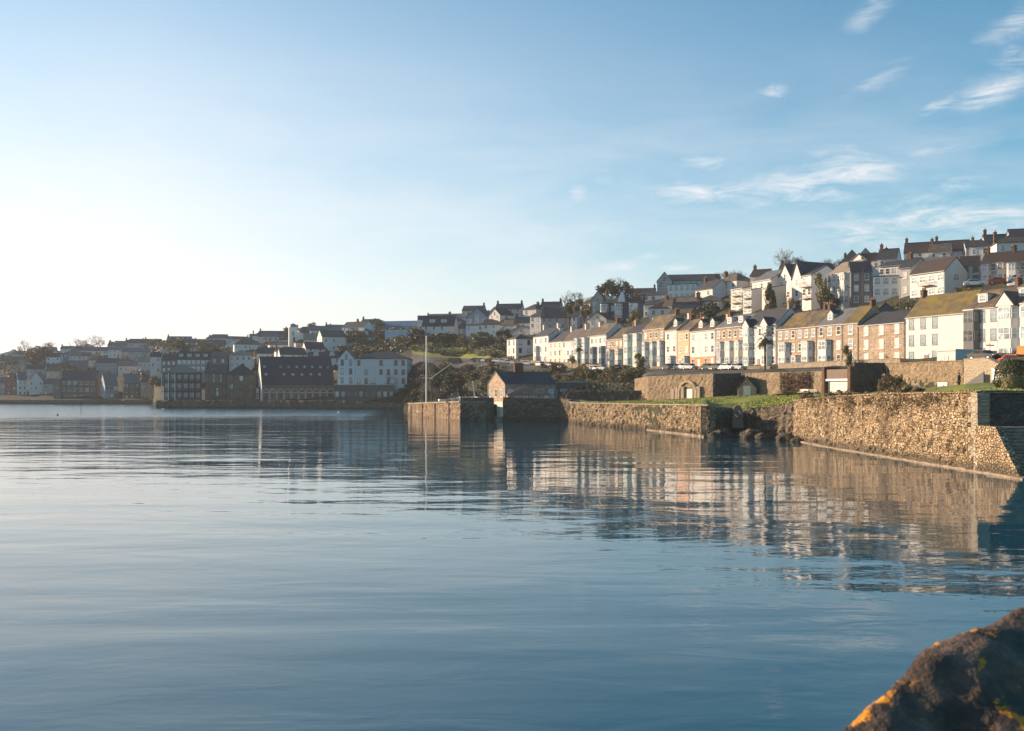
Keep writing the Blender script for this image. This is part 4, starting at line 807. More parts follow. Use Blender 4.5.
H('stone waterfront house with a pale gable and two chimneys', 124, 140, 399.5, 383, Z=540, ang=24, d=13, rise=5, wall='greystone', rf='palegreyroof', rows=3, cols=3, side=-2, chim='R')
H('brown stone house at the corner left of the glass fronted building', 140.5, 155, 401, 382, Z=538, ang=5, d=12, rise=4, wall='stone', rf='slate', rows=2, cols=3, chim='M')
H('white gabled waterfront house with a pale roof near the left edge', 18, 27, 396, 380, Z=572, ang=32, d=12, rise=4.6, wall='paleblue', rf='palegreyroof', rows=3, cols=2, side=-2)
H('white waterfront house with a dark gable left of the long warehouse', 29, 43, 396, 381, Z=572, ang=12, d=12, rise=5.2, roof='gable', wall='white', rf='slate', rows=3, cols=3)
H('low dark boat shed next to the long grey warehouse', 43, 53, 396, 384, Z=572, ang=8, d=12, rise=3, wall='grey', rf='slatebrown', rows=2, cols=2)
H('dark brown waterfront house second from the left edge', 6, 17, 396, 381, Z=576, ang=12, d=12, rise=4.4, roof='gable', wall='redbrown', rf='slate', rows=3, cols=2)
H('grey waterfront house cut by the left edge', -10, 5.5, 396, 383, Z=580, ang=8, d=12, rise=3.4, wall='grey', rf='palegreyroof', rows=2, cols=3)
H('red brick house with a pale gable end above the warehouse roof', 69, 88, 373, 367, Z=650, ang=24, d=10, rise=4.2, wall='redbrown', rf='palegreyroof', rows=1, cols=3, side=-1)
H('grey villa with a wide hipped roof on the far left slope', 63, 82, 362, 354, Z=700, ang=8, d=12, rise=4.4, roof='hip', wall='bluegrey', rf='palegreyroof', rows=2, cols=4)
H('blue grey house on the skyline right of the hipped villa', 83, 110, 359, 351, Z=730, ang=6, d=11, rise=3, wall='paleblue', rf='slatebrown', rows=2, cols=7, chim='LR')
H('tall pale house with stepped bays above the boathouse', 108, 121, 361, 350, Z=700, ang=10, d=9, rise=2.2, wall='white', rf='palegreyroof', rows=3, cols=3)
H('long pale terrace on the slope above the stone waterfront house', 121, 151, 359, 352, Z=690, ang=6, d=10, rise=2.8, wall='grey', rf='palegreyroof', rows=2, cols=9)
H('skyline house row with a slate roof and central chimney at the far left', 128, 160, 348, 343, Z=760, ang=6, d=10, rise=3.2, wall='grey', rf='slate', rows=1, cols=6, chim='M')
H('slate roofed house on the skyline between the hipped villa and the far terrace', 110, 128, 351, 346.5, Z=760, ang=6, d=10, rise=3, wall='tan', rf='slatebrown', rows=1, cols=4)
H('small pale cottage under the bare trees at the far left', 10, 24, 370, 364.5, Z=660, ang=15, d=9, rise=3, wall='tan', rf='sandroof', rows=1, cols=3)
H('grey cottage with a slate roof above the white gabled waterfront house', 26, 44, 376, 369, Z=640, ang=10, d=9, rise=3, wall='grey', rf='slate', rows=2, cols=3)
H('white fronted house in the trees below the grey hipped villa', 46, 60, 366, 357, Z=690, ang=12, d=9, rise=3, wall='paleblue', rf='slate', rows=2, cols=3)
H('low mauve shed roofed building above the sunlit boathouse', 118, 140, 372, 366, Z=620, ang=12, d=10, rise=3, wall='pinkish', rf='palegreyroof', rows=1, cols=4)
H('dark slate roofed house above the taller brown warehouse', 96, 117, 369, 363, Z=630, ang=10, d=10, rise=3, wall='bluegrey', rf='slate', rows=1, cols=4, chim='R')
H('tan roofed cottage left of the narrow white house', 138, 151, 368, 362, Z=610, ang=12, d=9, rise=3, wall='white', rf='sandroof', rows=1, cols=3)
H('slate roofed cottage behind the gable of the red brick house', 46, 60, 378, 371, Z=625, ang=8, d=9, rise=3, wall='tan', rf='slatebrown', rows=1, cols=3)

# church
c0 = P(304, 352, 500); ch = empty('church', (X(289, 505), 505, zpx(352, 505)), R(16), 'cream church with a round domed tower and stepped gable on the hill', 'church')
sc = .505
mb = MB(); mb.box(0, 4.2, 0, 4.2, -6, 12.6); mb.build('tower', 'churchwhite', ch)
mb = MB()
for i in range(5):
    a0, a1 = math.pi / 2 * i / 5, math.pi / 2 * (i + 1) / 5
    mb.tube((2.1, 2.1, 12.6 + 2.0 * math.sin(a0)), (2.1, 2.1, 12.6 + 2.0 * math.sin(a1)), 2.05 * math.cos(a0), max(.05, 2.05 * math.cos(a1)), 14)
mb.build('dome', 'lead', ch)
mb = MB(); mb.prism([(4.2, -6), (9, -6), (9, 6.5), (7.8, 6.5), (7.2, 9.2), (5.2, 10.2), (4.2, 10.2)], .3, 14, 'y'); mb.build('nave', 'churchwhite', ch)
add_window(ch, 6.6, .3, 3.0, 1.2, 2.4, 0, 'darkframe'); add_window(ch, 2.1, 0, 8.5, .9, 1.8, 0, 'darkframe')
H('cream church hall stretching right from the domed church', 303.5, 322, 352, 340, Z=500, ang=10, d=12, rise=3.4, wall='cream', rf='sandroof', rows=1, cols=4, cat='church hall', name='church_hall')
# harbour building with brick chimney
hb = H('low harbour building with a black roof and a wide brick chimney', 505, 556, 402, 384, Z=222, ang=22, d=11, rise=2.7, wall='stone', rf='slate', rows=1, cols=5, side=-3, win=(1.1, 1.6), cat='harbour building', name='harbour_building')
root, wd, h, d = hb
ro = [c for c in root.children if c.name.startswith('roof')][0]
mb = MB(); mb.box(4.3, 6.4, d / 2 - .7, d / 2 + .7, h + 1.5, h + 4.6); mb.box(4.2, 6.5, d / 2 - .8, d / 2 + .8, h + 4.6, h + 4.8)
for i in range(6): mb.tube((4.5 + i * .34, d / 2, h + 4.8), (4.5 + i * .34, d / 2, h + 5.3), .13, .11, 7, 1)
mb.build('chimney', ['brick', 'pot'], ro)
H('low black hipped shelter in front of the harbour building', 508, 550, 402, 395, Z=214, ang=4, d=7, rise=1.7, roof='hip', wall='stone', rf='slatebrown', rows=1, cols=6, cat='shelter', name='shelter', gm='glass')
H('flat roofed stone annex right of the harbour building', 549, 588, 402, 382.5, Z=236, ang=-4, d=8, rise=.3, roof='flat', wall='greystone', rf='concrete', rows=1, cols=4, cat='annex', name='annex', win=(1.4, 1.6))

# --- more houses of the town, on the ground between the named ones
def F_(px, Z, w_, st, wall, rf, label, group, ang=8, roof='side', chim='', k=0, gm='glass'):
    x = X(px, Z); z = gz(x, Z); py = H0 - (z - CH) / Z * F; hpx = (2.75 * st) / Z * F; wpx = w_ / Z * F * math.cos(R(ang)) 
    if ang < -30: wpx = w_ / Z * F * .86
    H(label, px, px + wpx, py + 1, py + 1 - hpx, Z=Z, ang=ang, d=8, rise=random.uniform(2.2, 3.2), roof=roof, wall=wall, rf=rf, rows=st, cols=max(2, int(w_ / 2.6)), chim=chim, grp=group, gm=gm, down=4)
random.seed(31)
WN = {'white': 'white', 'cream': 'cream', 'paleblue': 'pale blue', 'grey': 'grey', 'pinkish': 'pinkish'}
for i in range(64):
    px = random.uniform(-4, 330); ln = random.choice([L4, L5, L5, L6, L6, L7]); Z = at(ln, px)[0] + random.uniform(-22, 22)
    if Z < 470: continue
    wl = random.choice(['white', 'white', 'cream', 'paleblue', 'white', 'grey', 'pinkish'])
    F_(px, Z, random.uniform(9, 20), random.choice([1, 2, 2]), wl, random.choice(['slate', 'palegreyroof', 'slatebrown', 'palegreyroof']), WN[wl] + ' house lost among the hazy rows on the far left hillside', WN[wl] + ' houses on the far left hillside', random.choice([6, 12, 20, 30]), random.choice(['side', 'side', 'gable', 'hip']), random.choice(['', 'L', 'M', 'LR']))
for i in range(26):
    px = random.uniform(336, 515); ln = random.choice([L6, L7, L7]); Z = at(ln, px)[0] + random.uniform(-5, 40); wl = random.choice(['white', 'white', 'paleblue', 'grey'])
    F_(px, Z, random.uniform(8, 14), random.choice([1, 2]), wl, random.choice(['slate', 'slatebrown', 'palegreyroof']), WN[wl] + ' house on the ridge above the steep bank, among similar ones', WN[wl] + ' houses on the middle ridge', random.choice([-12, -30, 5]), random.choice(['side', 'side', 'gable']), random.choice(['', 'L', 'M']))
for i in range(30):
    px = random.uniform(560, 1000); Z = at(L6, px)[0] + (random.uniform(-14, 55) if px < 715 else random.uniform(34, 60)) if i % 3 else rowZ(px) + random.uniform(22, 36); wl = random.choice(['white', 'white', 'cream', 'paleblue', 'grey'])
    if i % 3 == 0 and px > 850: continue
    if i % 3 == 0: wl = random.choice(['white', 'grey', 'cream'])
    F_(px, Z, random.uniform(6, 10), 1 if i % 3 == 0 else 2, wl, random.choice(['slate', 'slate', 'slatebrown', 'tilebrown']), WN[wl] + ' house glimpsed behind others on the right hand hillside', WN[wl] + ' houses packed on the right hillside', random.choice([-14, -30, -60]), random.choice(['side', 'side', 'gable', 'hip']), random.choice(['L', 'R', 'M', 'LR']))
# ---------------------------------------------------------------- vegetation
def leaf_mesh(name, mat, n=900, ls=.10, seed=0, clumps=12, flat=1.0, cone=False):
    rn = random.Random(seed); mb = MB(); cs = []
    for i in range(clumps):
        while True:
            c = Vector((rn.uniform(-1, 1), rn.uniform(-1, 1), rn.uniform(-1, 1)))
            if .25 < c.length < .85: break
        if cone: f = (1 - (c.z + 1) / 2) ** .8; c.x *= f; c.y *= f
        cs.append((c, rn.uniform(.22, .46) * (1 if not cone else .7)))
    for i in range(n):
        c, r = rn.choice(cs)
        d = Vector((rn.gauss(0, 1), rn.gauss(0, 1), rn.gauss(0, 1))).normalized() * r * rn.uniform(.45, 1.08)
        p = c + d; p.z *= flat
        a = Vector((rn.gauss(0, 1), rn.gauss(0, 1), rn.gauss(0, 1))).normalized(); b = a.orthogonal().normalized(); b2 = a.cross(b)
        s = ls * rn.uniform(.6, 1.3)
        mb.quad([p - b * s, p - b2 * s * .6, p + b * s, p + b2 * s * .6])
    return mb.mesh(name, mat)
LEAF = {}
def leafvar(mat, k, cone=False, fine=1):
    key = (mat, k, cone, fine)
    if key not in LEAF: LEAF[key] = leaf_mesh('foliage', mat, int(1300 * fine), .105 / math.sqrt(fine), 100 + k * 7 + len(mat), 14, 1, cone)
    return LEAF[key]
def bush(px, Z, w, h, mat, label, group=None, k=None, dz=0, fine=1, name='bush'):
    p = G0(px, Z); k = random.randrange(3) if k is None else k
    o = link(name, leafvar(mat, k, False, fine), None, (p.x, p.y, p.z + h * .34 + dz), random.uniform(0, 6.28))
    o.scale = (w / 2, w / 2, h / 2 * 1.1); return tag(o, label, 'bush', group)
def bare_mesh(seed, depth=6, spread=.55, mat='twig', thick=.06, up=.16):
    rn = random.Random(seed); t = MB(); c = MB()
    thick *= .62
    def rec(p, d, L, r, k):
        q = p + d * L
        (t if k < 2 else c).tube(p, q, r, r * .72, 5 if k < 3 else 3)
        if k >= depth: return
        nb = 3 if k < 5 else 2
        for i in range(nb):
            e = (d + Vector((rn.gauss(0, 1), rn.gauss(0, 1), rn.gauss(0, .7))) * spread + Vector((0, 0, up))).normalized()
            rec(q, e, L * rn.uniform(.64, .88), max(r * .62, .0026), k + 1)
    rec(Vector((0, 0, 0)), Vector((0, 0, 1)), .26, thick, 0)
    return t.mesh('trunk', 'bark'), c.mesh('branches', mat)
BARE = {}
def bare_tree(px, Z, h, label, seed=0, zb=None, mat='twig', w=1.0, group=None, depth=6, thick=.05):
    if (seed, mat, depth) not in BARE: BARE[(seed, mat, depth)] = bare_mesh(seed, depth, mat=mat, thick=thick)
    a, b = BARE[(seed, mat, depth)]; p = G0(px, Z)
    if zb is not None: p.z = zb
    r = empty('bare_tree', p, random.uniform(0, 6), label, 'tree', group)
    for m_ in (a, b): o = link(m_.name.split('.')[0], m_, r); o.scale = (h * w, h * w, h)
    return r
def leafy_tree(px, Z, h, w, mat, label, zb=None, cone=False, k=0, group=None, trunk=.3, name='tree', fine=1.6):
    p = G0(px, Z)
    if zb is not None: p.z = zb
    r = empty(name, p, random.uniform(0, 6), label, 'tree', group)
    mb = MB(); rt = h * .035; z1 = h * trunk * 1.3
    mb.tube((0, 0, -1), (0, 0, z1), rt, rt * .7, 8)
    for i in range(6):
        a = i * 1.05; e = Vector((math.cos(a) * w * .3, math.sin(a) * w * .3, h * (.55 + .06 * (i % 3)))); mb.tube((0, 0, z1 * .85), e, rt * .5, rt * .15, 5)
    mb.tube((0, 0, z1), (0, 0, h * .85), rt * .7, rt * .15, 6)
    mb.build('trunk', 'bark', r)
    o = link('crown', leafvar(mat, k, cone, fine), r, (0, 0, h * (trunk + (1 - trunk) / 2))); o.scale = (w / 2, w / 2, h * (1 - trunk) / 2 * 1.05)
    return r
def palm(px, Z, h, r_, label, nf=34, zb=None, name='palm_tree'):
    p = G0(px, Z)
    if zb is not None: p.z = zb
    root = empty(name, p, 0, label, 'palm tree'); mb = MB(); n = 8
    for i in range(n): mb.tube((0, 0, -1 + (h + 1) * i / n), (0, 0, -1 + (h + 1) * (i + 1) / n), .20 + .03 * (i % 2), .17 + .03 * (i % 2), 8)
    mb.build('trunk', 'bark', root); c = MB(); rn = random.Random(len(label))
    for i in range(nf):
        a = rn.uniform(0, 6.28); e = rn.uniform(-.9, 1.2); d = Vector((math.cos(a) * math.cos(e), math.sin(a) * math.cos(e), math.sin(e)))
        sd_ = d.cross(Vector((0, 0, 1))).normalized(); base = Vector((0, 0, h)); L = r_ * rn.uniform(.75, 1.1)
        mid = base + d * L * .55
        for k_ in range(9):
            f = (k_ / 8 - .5) * 1.7; v_ = (d * math.cos(f) + sd_ * math.sin(f)); tip = mid + v_ * L * .5 - Vector((0, 0, .22 * L)); w_ = sd_ * math.cos(f) * .075 * r_ + d * .03
            c.quad([mid - w_, mid + w_, tip])
        c.tube(base, mid, .02, .015, 3)
    c.build('crown', 'leafpalm', root, fix=False); return root

S1 = 'scrub bush on the bank below the white terraced houses'
cols_ = ['leafolive', 'leafbrown', 'leafdark', 'leafolive', 'leafgreen']
random.seed(11)
GB = {}
def group_bushes(name_mat, label, group, spots):
    for (px, Z, w, h) in spots: bush(px, Z, w, h, name_mat, label, group)
sp = {c: [] for c in ('leafolive', 'leafbrown', 'leafdark', 'leafgreen')}
for i in range(44):
    px = random.uniform(540, 640); Z0 = at(L3, px)[0]; Z = max(228, random.uniform(Z0 - 14, min(Z0 + 12, rowZ(px) - 16))); w_ = random.uniform(2, 4.4)
    sp[random.choice(['leafolive', 'leafbrown', 'leafdark', 'leafolive', 'leafbrown', 'leafgreen'])].append((px, Z, w_, w_ * random.uniform(.5, .9)))
nm = {'leafolive': 'olive', 'leafbrown': 'brown', 'leafdark': 'dark green', 'leafgreen': 'fresh green'}
for c, s_ in sp.items(): group_bushes(c, nm[c] + ' shrub on the bank below the white terraced houses', nm[c] + ' shrubs on the terrace bank', s_)
sp = {c: [] for c in ('leafolive', 'leafbrown', 'leafdark')}
for i in range(50):   # gardens between the terrace roofs and the upper houses
    px = random.uniform(560, 1015); Z = rowZ(px) + random.uniform(15, 34); w_ = random.uniform(3, 6.5)
    sp[random.choice(['leafdark', 'leafdark', 'leafolive', 'leafbrown'])].append((px, Z, w_, w_ * random.uniform(.6, .9)))
for c, s_ in sp.items(): group_bushes(c, nm[c] + ' garden shrub between the terrace roofs and the upper houses', nm[c] + ' shrubs in the upper gardens', s_)
sp = {c: [] for c in ('leafolive', 'leafbrown', 'leafdark')}
for i in range(42):   # cliff and hillside left of the terrace
    px = random.uniform(396, 506); lo, hi = at(L1, px)[0] if px < 457 else 300, at(L6, px)[0] - 14
    Z = random.uniform(max(lo, 325), hi); w_ = random.uniform(3, 5.5)
    if at(L3, px)[0] - 4 < Z < at(L4, px)[0] + 2: continue
    sp[random.choice(['leafdark', 'leafdark', 'leafolive', 'leafbrown'])].append((px, Z, w_, w_ * random.uniform(.35, .7)))
for c, s_ in sp.items(): group_bushes(c, nm[c] + ' thicket on the steep bank behind the yacht mast', nm[c] + ' thickets on the steep bank', s_)
sp = {'leafdark': [], 'leafolive': [], 'leafbrown': []}
for i in range(60):   # between the far houses
    px = random.uniform(-5, 385); ln = random.choice([L3, L4, L5, L6, L7]); Z = at(ln, px)[0] + random.uniform(-10, 25)
    if Z < 440: continue
    w_ = random.uniform(6, 13) if ln not in (L6, L7) else random.uniform(5, 8); sp[random.choice(['leafdark', 'leafolive', 'leafbrown'])].append((px, Z, w_, w_ * random.uniform(.5, .8)))
for c, s_ in sp.items(): group_bushes(c, nm[c] + ' clump of trees between the hazy far houses', nm[c] + ' clumps among the far houses', s_)
sp = []
for i in range(28):
    px = random.uniform(800, 925); Z = at(L1, px)[0] + random.uniform(.3, 3.5); w_ = random.uniform(.8, 2.0); sp.append((px, Z, w_, w_ * random.uniform(.5, .8)))
group_bushes('leafbrown', 'dry brown scrub growing on top of the long sunlit sea wall', 'dry scrub on the sea wall', sp)
for (px, Z, w_, h_, mt, lb) in [
    (712, 290, 9, 5.5, 'leafdark', 'large dark hedge below the tan hipped house'), (700, 283, 5, 5, 'leafolive', 'pale olive bush left of the large dark hedge'),
    (884, 146, 2.2, 3.2, 'leafbrown', 'brown creeper clump at the shaded end of the rubble wall'), (896, 145, 3.0, 2.6, 'leafbrown', 'brown ivy clump climbing the rubble wall'),
    (360, 430, 9, 6, 'leafbrown', 'rusty orange bush below the white chalet row'), (440, 415, 16, 5, 'leafdark', 'long dark hedge below the white chalet'), (418, 425, 14, 7, 'leafdark', 'dark hedge between the light blue modern house and the chalet'),
    (486, 384, 8, 6, 'leafolive', 'olive bush below the paleblue annex'), (505, 385, 7, 6, 'leafdark', 'dark bush below the white cottage row'), (471, 386, 10, 7, 'leafolive', 'round olive tree clump on the green bank'),
    (543, 352, 4, 2.5, 'leafbrown', 'small bush in front of the tall white terraced house'), (800, 158.5, 9, .8, 'leafolive', 'low hedge on top of the creeper covered retaining wall'),
    (848, 175, 2.6, 4.2, 'leafgreen', 'spiky green cabbage palm in front of the stone terraced house')]:
    bush(px, Z, w_, h_, mt, lb, fine=1.6)
def topiary(px, Z, w_, h_, dz, mat, label):
    rn = random.Random(int(w_ * 100)); mb = MB()
    for i in range(9000):
        d = Vector((rn.gauss(0, 1), rn.gauss(0, 1), rn.gauss(0, 1))).normalized(); r_ = (1 + .10 * noise.noise(d * 2.2)) * rn.uniform(.9, 1.0)
        d2 = Vector([math.copysign(abs(c) ** .8, c) for c in d]) * r_
        p = Vector((d2.x * w_ / 2, d2.y * w_ / 2, d2.z * h_ / 2)); a = (d + Vector((rn.gauss(0, .6), rn.gauss(0, .6), rn.gauss(0, .6)))).normalized(); b = a.orthogonal().normalized(); c = a.cross(b); s_ = rn.uniform(.04, .09)
        mb.quad([p - b * s_, p - c * s_ * .7, p + b * s_, p + c * s_ * .7])
    p = G0(px, Z); tag(mb.build('hedge', mat, None, (p.x, p.y, p.z + h_ / 2 + dz), fix=False), label, 'hedge')
topiary(1015, 86, 3.2, 2.9, -.35, 'leafdark', 'big dark rounded hedge at the right edge above the steps'); topiary(1012.5, 82, 1.5, 1.5, -.2, 'leafolive', 'small clipped olive bush in front of the big dark hedge')
rn = random.Random(9); mb = MB()
def cover(pa, pb, la, lb, n, s0, s1):
    for i in range(n):
        px = rn.uniform(pa, pb); Za, Zb = at(la, px)[0], at(lb, px)[0]; Z = rn.uniform(Za + .5, Zb - .5); x = X(px, Z); p = Vector((x, Z, gz(x, Z) + rn.random() ** 2 * 1.1))
        a = Vector((rn.gauss(0, 1), rn.gauss(0, 1), rn.gauss(0, 1))).normalized(); b = a.orthogonal().normalized(); c = a.cross(b); s_ = rn.uniform(s0, s1)
        mb.quad([p - b * s_, p - c * s_ * .6, p + b * s_, p + c * s_ * .6])
cover(396, 458, L1, L3, 14000, .12, .28); cover(461, 508, L2, L3, 8000, .12, .28); cover(412, 508, L5, L6, 6000, .15, .3); LM = [(p_, at(L4, p_)[0] * .78 + at(L5, p_)[0] * .22, 0) for p_ in range(400, 520, 8)]; cover(396, 512, LM, L5, 12000, .15, .32); cover(530, 645, L2, L3, 9000, .10, .24); cover(510, 1030, L5, L6, 16000, .12, .35)
cover(336, 402, L4, L7, 9000, .35, .8); cover(-5, 336, L3, L8, 22000, .5, 1.1)
tag(mb.build('undergrowth', 'leafunder', fix=False), 'rough low undergrowth covering the banks between the houses', 'undergrowth', kind='stuff')
mb = MB(); rn = random.Random(77)
for i in range(30000):
    px = rn.uniform(576, 1022); Za, Zb = at(L1, px)[0] + 1, at(L2, px)[0] - .3; Z = rn.uniform(Za, Zb); x = X(px, Z); zz = gz(x, Z) + .05; a = rn.uniform(0, 6.28); w_ = rn.uniform(.05, .12); hh = rn.uniform(.08, .22); dx, dy = math.cos(a) * w_, math.sin(a) * w_
    mb.quad([(x - dx, Z - dy, zz - .04), (x + dx, Z + dy, zz - .04), (x + rn.uniform(-.08, .08), Z + rn.uniform(-.08, .08), zz + hh)])
tag(mb.build('grass', 'leafgrass', fix=False), 'short rough grass on the lawns above the sea wall', 'grass', kind='stuff')
# creeper sheet on the retaining wall
rn = random.Random(5); mb = MB()
for i in range(3800):
    t = rn.uniform(.48, .87); px = 745 + (822 - 745) * t; Z = 1 / ((1 - t) / 176.3 + t / 156.3); top = 9.2; L = rn.random() ** .8 * 4.4 * (1 - abs(t - .68) * 1.6) + rn.random() * .5
    p = Vector((X(px, Z), Z, top - L + .1)) + Vector((-.9, -.42, 0)) * rn.uniform(.2, .5); a = Vector((rn.gauss(0, 1), rn.gauss(0, 1), rn.gauss(0, 1))).normalized(); b = a.orthogonal().normalized(); c = a.cross(b); s_ = rn.uniform(.06, .15)
    mb.quad([p - b * s_, p - c * s_ * .6, p + b * s_, p + c * s_ * .6])
tag(mb.build('creeper', 'vine', fix=False), 'dark red brown creeper hanging over the retaining wall above the benches', 'creeper')
# dry plants rooted in the face of the long sea wall
rn = random.Random(15); mb = MB()
for c_ in range(34):
    px = rn.uniform(805, 950); t = rn.random(); Zc = 33.2 / ((px - 512) / F); zc = 5.3 - abs(rn.gauss(0, .55)); r_ = rn.uniform(.25, .75)
    for i in range(130):
        d = Vector((rn.gauss(0, .35), rn.gauss(0, 1), rn.gauss(0, .45))) * r_; p = Vector((32.9, Zc, zc - .2 * (Zc > 96))) + d - Vector((abs(d.z) * .2, 0, 0))
        a = Vector((rn.gauss(0, 1), rn.gauss(0, 1), rn.gauss(0, 1))).normalized(); b = a.orthogonal().normalized(); c = a.cross(b); s_ = rn.uniform(.04, .10)
        mb.quad([p - b * s_, p - c * s_ * .5, p + b * s_, p + c * s_ * .5])
tag(mb.build('wall_plants', 'leafbrown', fix=False), 'dry brown plants growing out of the face of the long sea wall', 'wall plants', kind='stuff')
# trees
random.seed(3)
bare_tree(572, 385, 15, 'large bare spreading tree on the skyline above the terrace start', 1, w=.95)
leafy_tree(569, 372, 11, 7, 'leafdark', 'dark evergreen tree under the large bare tree', k=1)
leafy_tree(579, 368, 10, 6, 'leafbrown', 'brown leafed tree right of the large bare tree', k=2)
leafy_tree(586, 352, 8.5, 5, 'leafolive', 'olive tree left of the small white lean house', k=0)
leafy_tree(607, 405, 11, 14, 'leafdark', 'broad dark tree crown behind the navy villa', k=1, trunk=.2)
leafy_tree(626, 400, 9, 6, 'leafdark', 'small round dark tree on the skyline right of the pointed gable', k=2, trunk=.2)
bare_tree(617, 410, 12, 'pale bare tree behind the dark crown by the navy villa', 2)
bare_tree(722, 350, 9, 'bare bushy tree right of the big school', 3, w=1.1); bare_tree(734, 345, 8.5, 'second bare tree between the school and the cream flats', 4, w=1.1)
bare_tree(752, 330, 6, 'small bare tree behind the grey roofed white house', 2)
bare_tree(787, 318, 12, 'round topped bare tree on the skyline behind the pointed gables', 7, w=.95, depth=7, thick=.045)
for i, (px, h_) in enumerate([(808, 7), (818, 8), (827, 9.5), (836, 8), (845, 10)]):
    bare_tree(px, 325, h_, 'thin bare winter tree behind the roofs left of the dark gables', 10 + i % 3, group='thin winter trees on the skyline')
leafy_tree(769, 262, 10, 5, 'leafdark', 'dark green conifer in front of the grey roofed white house', cone=True, name='conifer', trunk=.1, k=1)
leafy_tree(792, 256, 5.5, 5.2, 'leafbrown', 'brown shrubby tree below the pointed gable houses', k=1, trunk=.25)
leafy_tree(821, 250, 10.5, 5, 'leafolive', 'tall ivy covered tree in front of the blue shaded flank', k=2, trunk=.15)
leafy_tree(832, 246, 6, 4, 'leafdark', 'dark shrub tree at the foot of the bay fronted house', k=0, trunk=.1)
leafy_tree(635, 316, 6.5, 5, 'leafolive', 'dusky tree in the garden below the navy villa', k=1)
leafy_tree(690, 262, 4, 5, 'leafolive', 'small olive tree above the peach terraced house', k=1)
random.seed(21)
for i in range(44):
    px = random.uniform(402, 500); Za = max(326, at(L1, px)[0]) if px < 458 else at(L2, px)[0]; Z = Za + random.random() * (at(L3, px)[0] - Za); w_ = random.uniform(3.5, 6.5); br = Z > at(L3, px)[0] - 7
    bush(px, Z, w_, w_ * random.uniform(.4, .65), 'leafbrown' if br else 'leafdark', ('brown' if br else 'dark green') + ' thicket on the steep bank behind the yacht mast', ('brown' if br else 'dark green') + ' thickets on the steep bank')
palm(765, 192, 6.4, 2.3, 'tall palm tree in front of the gabled bay terraced house', zb=10.0)
palm(579, 277, 5.6, 1.6, 'thin palm tree in front of the pale green terraced house', zb=12.8)
leafy_tree(572, 278, 3.4, 2.6, 'leafolive', 'small garden tree left of the thin palm', k=1, zb=12.8)
leafy_tree(640, 236, 5, 4.5, 'leafolive', 'wispy garden tree above the dark retaining wall end', k=2, zb=10.0)
for i, (px, Z, h_, w__) in enumerate([(20, 640, 15, 1.2), (27, 700, 16, 1.1), (50, 760, 14, 1.2), (76, 770, 14, 1.1), (90, 790, 13, 1.2), (34, 720, 12, 1), (12, 680, 10, 1.3), (100, 800, 12, 1), (5, 700, 8, 1.3)]):
    bare_tree(px, Z, h_, 'hazy bare tree on the far left skyline', 20 + i % 3, mat='twigfar', w=w__, group='hazy bare trees on the far left skyline', depth=6, thick=.05)
for i, (px, Z, h_, w__) in enumerate([(38, 690, 13, 16), (46, 700, 12, 14), (100, 655, 7, 13), (150, 700, 6, 9), (178, 600, 10, 16), (290, 620, 8, 12), (377, 560, 7, 9), (312, 590, 9, 9)]):
    leafy_tree(px, Z, h_, w__, 'leafdark' if i % 2 else 'leafolive', ['olive', 'dark green'][i % 2] + ' evergreen tree among the hazy far houses', k=i % 3, group=['olive', 'dark'][i % 2] + ' evergreens among the far houses', trunk=.15)
